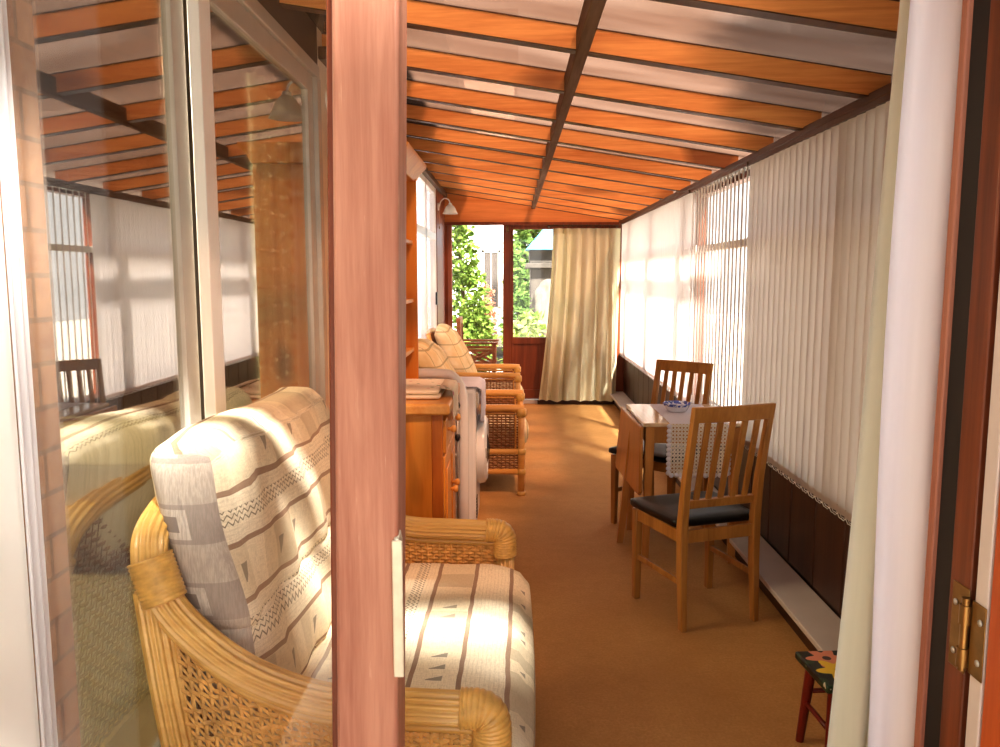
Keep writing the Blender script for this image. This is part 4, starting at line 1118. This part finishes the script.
def shrub(name, label, cat, loc, blobs, n, size, mat, seed, stem=None, droop=0, group=None):
    r = tag(empty(name, loc), label, cat, group)
    leaves(blobs, n, size, seed, droop=droop).build('foliage', mat, r)
    if stem:
        MB().tube(stem, [.05, .02], 8, sm=4).build('stem', 'bark', r, smooth=True)
    return r
shrub('ivy_bush', 'tall bright green ivy bush just outside the glazed panel', 'shrub', (-.72, 12.0, -.10),
      [(.12, 0, .55, .34, .30, .6), (.06, 0, 1.25, .28, .28, .6), (-.02, 0, 1.9, .20, .2, .5), (-.06, 0, 2.5, .15, .18, .45), (.20, 0, .85, .2, .22, .4)],
      3000, .10, 'ivy', 3, [(0, 0, 0), (0, .05, 1.2), (-.1, 0, 2.6)])
shrub('garden_tree', 'leafy tree behind the blue roofed garden shed', 'tree', (.2, 19.5, -.10),
      [(.15, 0, 2.2, .34, .4, .8), (.3, 0, 3.1, .5, .5, .5), (.8, .5, 3.5, .7, .6, .5), (.1, 0, 1.2, .3, .3, .7)], 2600, .2, 'tree', 5, [(0, 0, 0), (.1, 0, 1.5), (0, 0, 3)])
shrub('leafy_plant', 'pale green leafy plant at the foot of the half glazed door outside', 'plant', (.16, 12.0, -.10),
      [(0, 0, .42, .26, .25, .36), (.10, 0, .75, .22, .2, .30), (-.10, .1, .62, .2, .2, .28)], 500, .16, 'fern', 8, [(0, 0, 0), (.02, 0, .5)])
shrub('red_leaved_shrub', 'reddish leaved shrub under the far house window', 'shrub', (-.55, 17.5, -.10),
      [(0, 0, .6, .24, .25, .5), (.03, 0, 1.1, .13, .15, .35)], 420, .10, 'red_leaf', 11, [(0, 0, 0), (0, 0, 1)])
shrub('leafy_plant', 'mid green spiky plants between the mullion and the pale boulder', 'plant', (.10, 14.2, -.10),
      [(0, 0, .7, .24, .25, .75), (-.06, 0, 1.6, .16, .2, .55)], 700, .13, 'tree', 13, [(0, 0, 0), (.02, 0, 1)])

# white house at the end of the garden
h = tag(empty('white_house', (-1.2, 22, -.10)), 'white rendered house with a tall window beyond the ivy bush', 'house')
O = (-1.2, 22, -.10)
hw2 = MB(); hw2.box(-7, 22, -.10, .05, 26, 7.0); hw2.build('wall', 'render', h, off=O)
wf_ = MB()
for a, b, c, d in ((-.82, .62, -.75, 2.18), (-.38, .62, -.31, 2.18), (-.82, 2.11, -.31, 2.18), (-.86, .56, -.27, .66), (-.585, .66, -.55, 2.11)):
    wf_.box(a, 21.94, b, c, 22.0, d)
wo = wf_.build('window_frame', 'cream_frame', h, off=O)
MB().box(-.75, 21.96, .66, -.38, 21.99, 2.11).build('window_pane', 'grey_render', h, off=O)
f2 = MB(); f2.box(-1.36, 21.94, 3.0, -.85, 22.0, 3.06); f2.box(-1.36, 21.94, 3.5, -.85, 22, 3.56); f2.box(-1.36, 21.94, 3.0, -1.30, 22, 3.56); f2.box(-.91, 21.94, 3.0, -.85, 22, 3.56)
f2.build('window_frame', 'white_plastic', h, off=O)
MB().box(-1.30, 21.96, 3.06, -.91, 21.99, 3.5).build('window_pane', 'black_plastic', h, off=O)
MB().box(-1.5, 21.9, 2.88, -.6, 22.0, 2.96).build('ledge', 'stone', h, off=O)
MB().prism([(21.7, 7.0), (26.3, 7.0), (24, 9.0)], -7.2, .15, 'X').build('roof', 'fascia', h, off=O)

# garden steps of pale stone under the far window
gs = MB()
for k in range(3): gs.box(-.75, 14.6+.3*k, -.10, .02, 14.9+.3*k+.02, .02+.16*k)
tag(gs.build('garden_steps', 'stone'), 'pale stone garden steps below the far house', 'steps')

# blue roofed shed on a pale stone tower
sh = tag(empty('garden_shed', (.75, 16.5, -.10)), 'weathered garden shed with a pale blue pyramid roof beyond the door glass', 'shed')
O = (.75, 16.5, -.10)
MB().box(.36, 16.1, -.10, 1.2, 16.9, 1.64).build('stone_base', 'stone_dark', sh, .02, off=O)
MB().box(.16, 15.95, 1.64, 1.38, 17.05, 1.74).build('ledge_slab', 'stone_dark', sh, .015, off=O)
MB().box(.34, 16.1, 1.74, 1.22, 16.9, 2.0).build('upper_wall', 'stone_dark', sh, .01, off=O)
MB().add([(.26, 15.95, 2.0), (1.30, 15.95, 2.0), (1.30, 17.05, 2.0), (.26, 17.05, 2.0), (.62, 16.4, 2.42), (.95, 16.4, 2.42), (.95, 16.6, 2.42), (.62, 16.6, 2.42)],
         [(3, 2, 1, 0), (4, 5, 6, 7), (0, 1, 5, 4), (1, 2, 6, 5), (2, 3, 7, 6), (3, 0, 4, 7)]).build('roof', 'slate_blue', sh, .01, off=O)
# pale boulder in front of the shed
bd = tag(empty('boulder', (.62, 14.8, -.10)), 'tall pale weathered boulder standing before the garden shed', 'boulder')
rk = random.Random(4)
def bol(u, v):
    th = 2*math.pi*u; ph = math.pi*v
    r = 1+.12*math.sin(3*th+4*ph)+.09*math.sin(5*th-7*ph)+.06*math.sin(9*th+11*ph)
    if v in (0, 1): r = 1
    return Vector((.27*r*math.sin(ph)*math.cos(th)+.04*math.cos(ph*2), .25*r*math.sin(ph)*math.sin(th), .74-.80*math.cos(ph)*(1+.0*r)))
MB().grid(bol, 40, 30).build('stone', 'stone', bd, smooth=True)

# hedge on the right side; tree added there to shade blinds and rafter ends
def hedge_fn(x, ys, seed, label, h=1.5):
    r = tag(empty('hedge', (x, ys[0], -.10)), label, 'hedge')
    bl = [(.0, (ys[1]-ys[0])*(k+.5)/7, h*.5, .45, (ys[1]-ys[0])/11, h*.55) for k in range(7)]
    leaves(bl, 4000, .16, seed).build('foliage', 'hedge', r)
    MB().tube([(0, 1, 0), (0, 1, .9)], .06, 8).build('stem', 'bark', r)
hedge_fn(4.6, (3.4, 9.6), 21, 'pale clipped hedge outside the right windows', 1.6)
stt = shrub('shade_tree', 'broad leafy tree added outside the near right windows for shade', 'tree', (2.9, 1.9, -.10),
      [(-1.15, -.2, 3.6, .5, 1.0, .4), (0, 0, 2.9, 1.1, 1.4, .9), (-.4, .6, 3.6, 1.0, 1.0, .8), (.2, -.8, 2.2, .9, 1.1, 1.0), (.3, .5, 1.3, .8, 1.1, .9)], 4400, .24, 'tree', 15, [(0, 0, 0), (.05, 0, 1.4), (0, 0, 3)])

shrub('added_shade_tree', 'unseen leafy tree added to shade the open door and its post', 'tree', (1.9, -1.9, -.10),
      [(.65, 1.75, 4.5, .9, 1.0, .5), (-.9, .5, 4.3, 1.0, 1.0, .55), (.2, .2, 4.7, 1.2, 1.1, .7), (-.3, -.6, 4.0, .9, .9, .6)], 6200, .19, 'tree', 31, [(0, 0, 0), (.05, 0, 2.2), (-.2, .1, 4.2)])  # out of view, added to shade the door post and near sofa

leaves([(-1.2, -.25, 3.55, .5, .9, .30), (-.9, -1.1, 3.3, .4, .6, .35)], 1500, .17, 41).build('added_shade_foliage', 'tree', stt)  # extra canopy added to darken the right ends of the near rafters

# ------------------------------------------------------------------ light
w = bpy.data.worlds.new('World'); sc.world = w; w.use_nodes = True
nt = w.node_tree; nt.nodes.clear()
out = nt.nodes.new('ShaderNodeOutputWorld'); bg = nt.nodes.new('ShaderNodeBackground')
tc = nt.nodes.new('ShaderNodeTexCoord'); sx = nt.nodes.new('ShaderNodeSeparateXYZ'); rp = nt.nodes.new('ShaderNodeValToRGB')
nt.links.new(tc.outputs['Generated'], sx.inputs[0]); nt.links.new(sx.outputs[2], rp.inputs[0])
rp.color_ramp.elements[0].position = 0; rp.color_ramp.elements[0].color = (1, .97, .92, 1)
rp.color_ramp.elements[1].position = .7; rp.color_ramp.elements[1].color = (.72, .84, 1, 1)
nt.links.new(rp.outputs[0], bg.inputs[0]); nt.links.new(bg.outputs[0], out.inputs[0])
bg.inputs[1].default_value = 1.1
sun = bpy.data.lights.new('sun', 'SUN'); sun.energy = 18; sun.angle = R(4.5); sun.color = (1, .95, .87)
so = bpy.data.objects.new('sun', sun); col.objects.link(so); so.location = (3, -6, 9)
so.rotation_euler = Vector((-.32, .55, -.80)).to_track_quat('-Z', 'Y').to_euler()
pl_ = bpy.data.lights.new('carpet_fill_light', 'AREA'); pl_.energy = 170; pl_.size = 1.2; pl_.color = (1, .9, .7)  # added fill inside the house that brightens the green carpet
kl = bpy.data.lights.new('window_fill_light', 'AREA'); kl.energy = 60; kl.size = 1.0; kl.color = (1, .96, .9)  # fill added behind the left window to whiten its net curtain
ko = bpy.data.objects.new('window_fill_light', kl); col.objects.link(ko); ko.location = (-1.75, 7.3, 1.9); ko.rotation_euler = (0, R(-75), 0)
po = bpy.data.objects.new('carpet_fill_light', pl_); col.objects.link(po); po.location = (-2.4, 2.2, 2.55)

# ------------------------------------------------------------------ camera
cd = bpy.data.cameras.new('camera'); cam = bpy.data.objects.new('camera', cd); col.objects.link(cam)
cd.sensor_width = 36; cd.lens = 36*810/1000; cd.clip_start = .02
cam.location = (0, 0, 1.5)
cam.rotation_mode = 'XYZ'
cam.rotation_euler = (Matrix.Rotation(R(.85), 3, 'Z') @ Matrix.Rotation(R(90-6.9), 3, 'X')).to_euler()
sc.camera = cam
sc.view_settings.view_transform = 'Standard'
sc.view_settings.look = 'None'
sc.view_settings.exposure = 1.08
sc.view_settings.gamma = 0.92
sc.cycles.max_bounces = 10; sc.cycles.transparent_max_bounces = 24
sc.cycles.diffuse_bounces = 6; sc.cycles.glossy_bounces = 4
sc.cycles.sample_clamp_indirect = 6
try:
    sc.cycles.use_denoising = True; sc.cycles.denoiser = 'OPENIMAGEDENOISE'
except Exception: pass
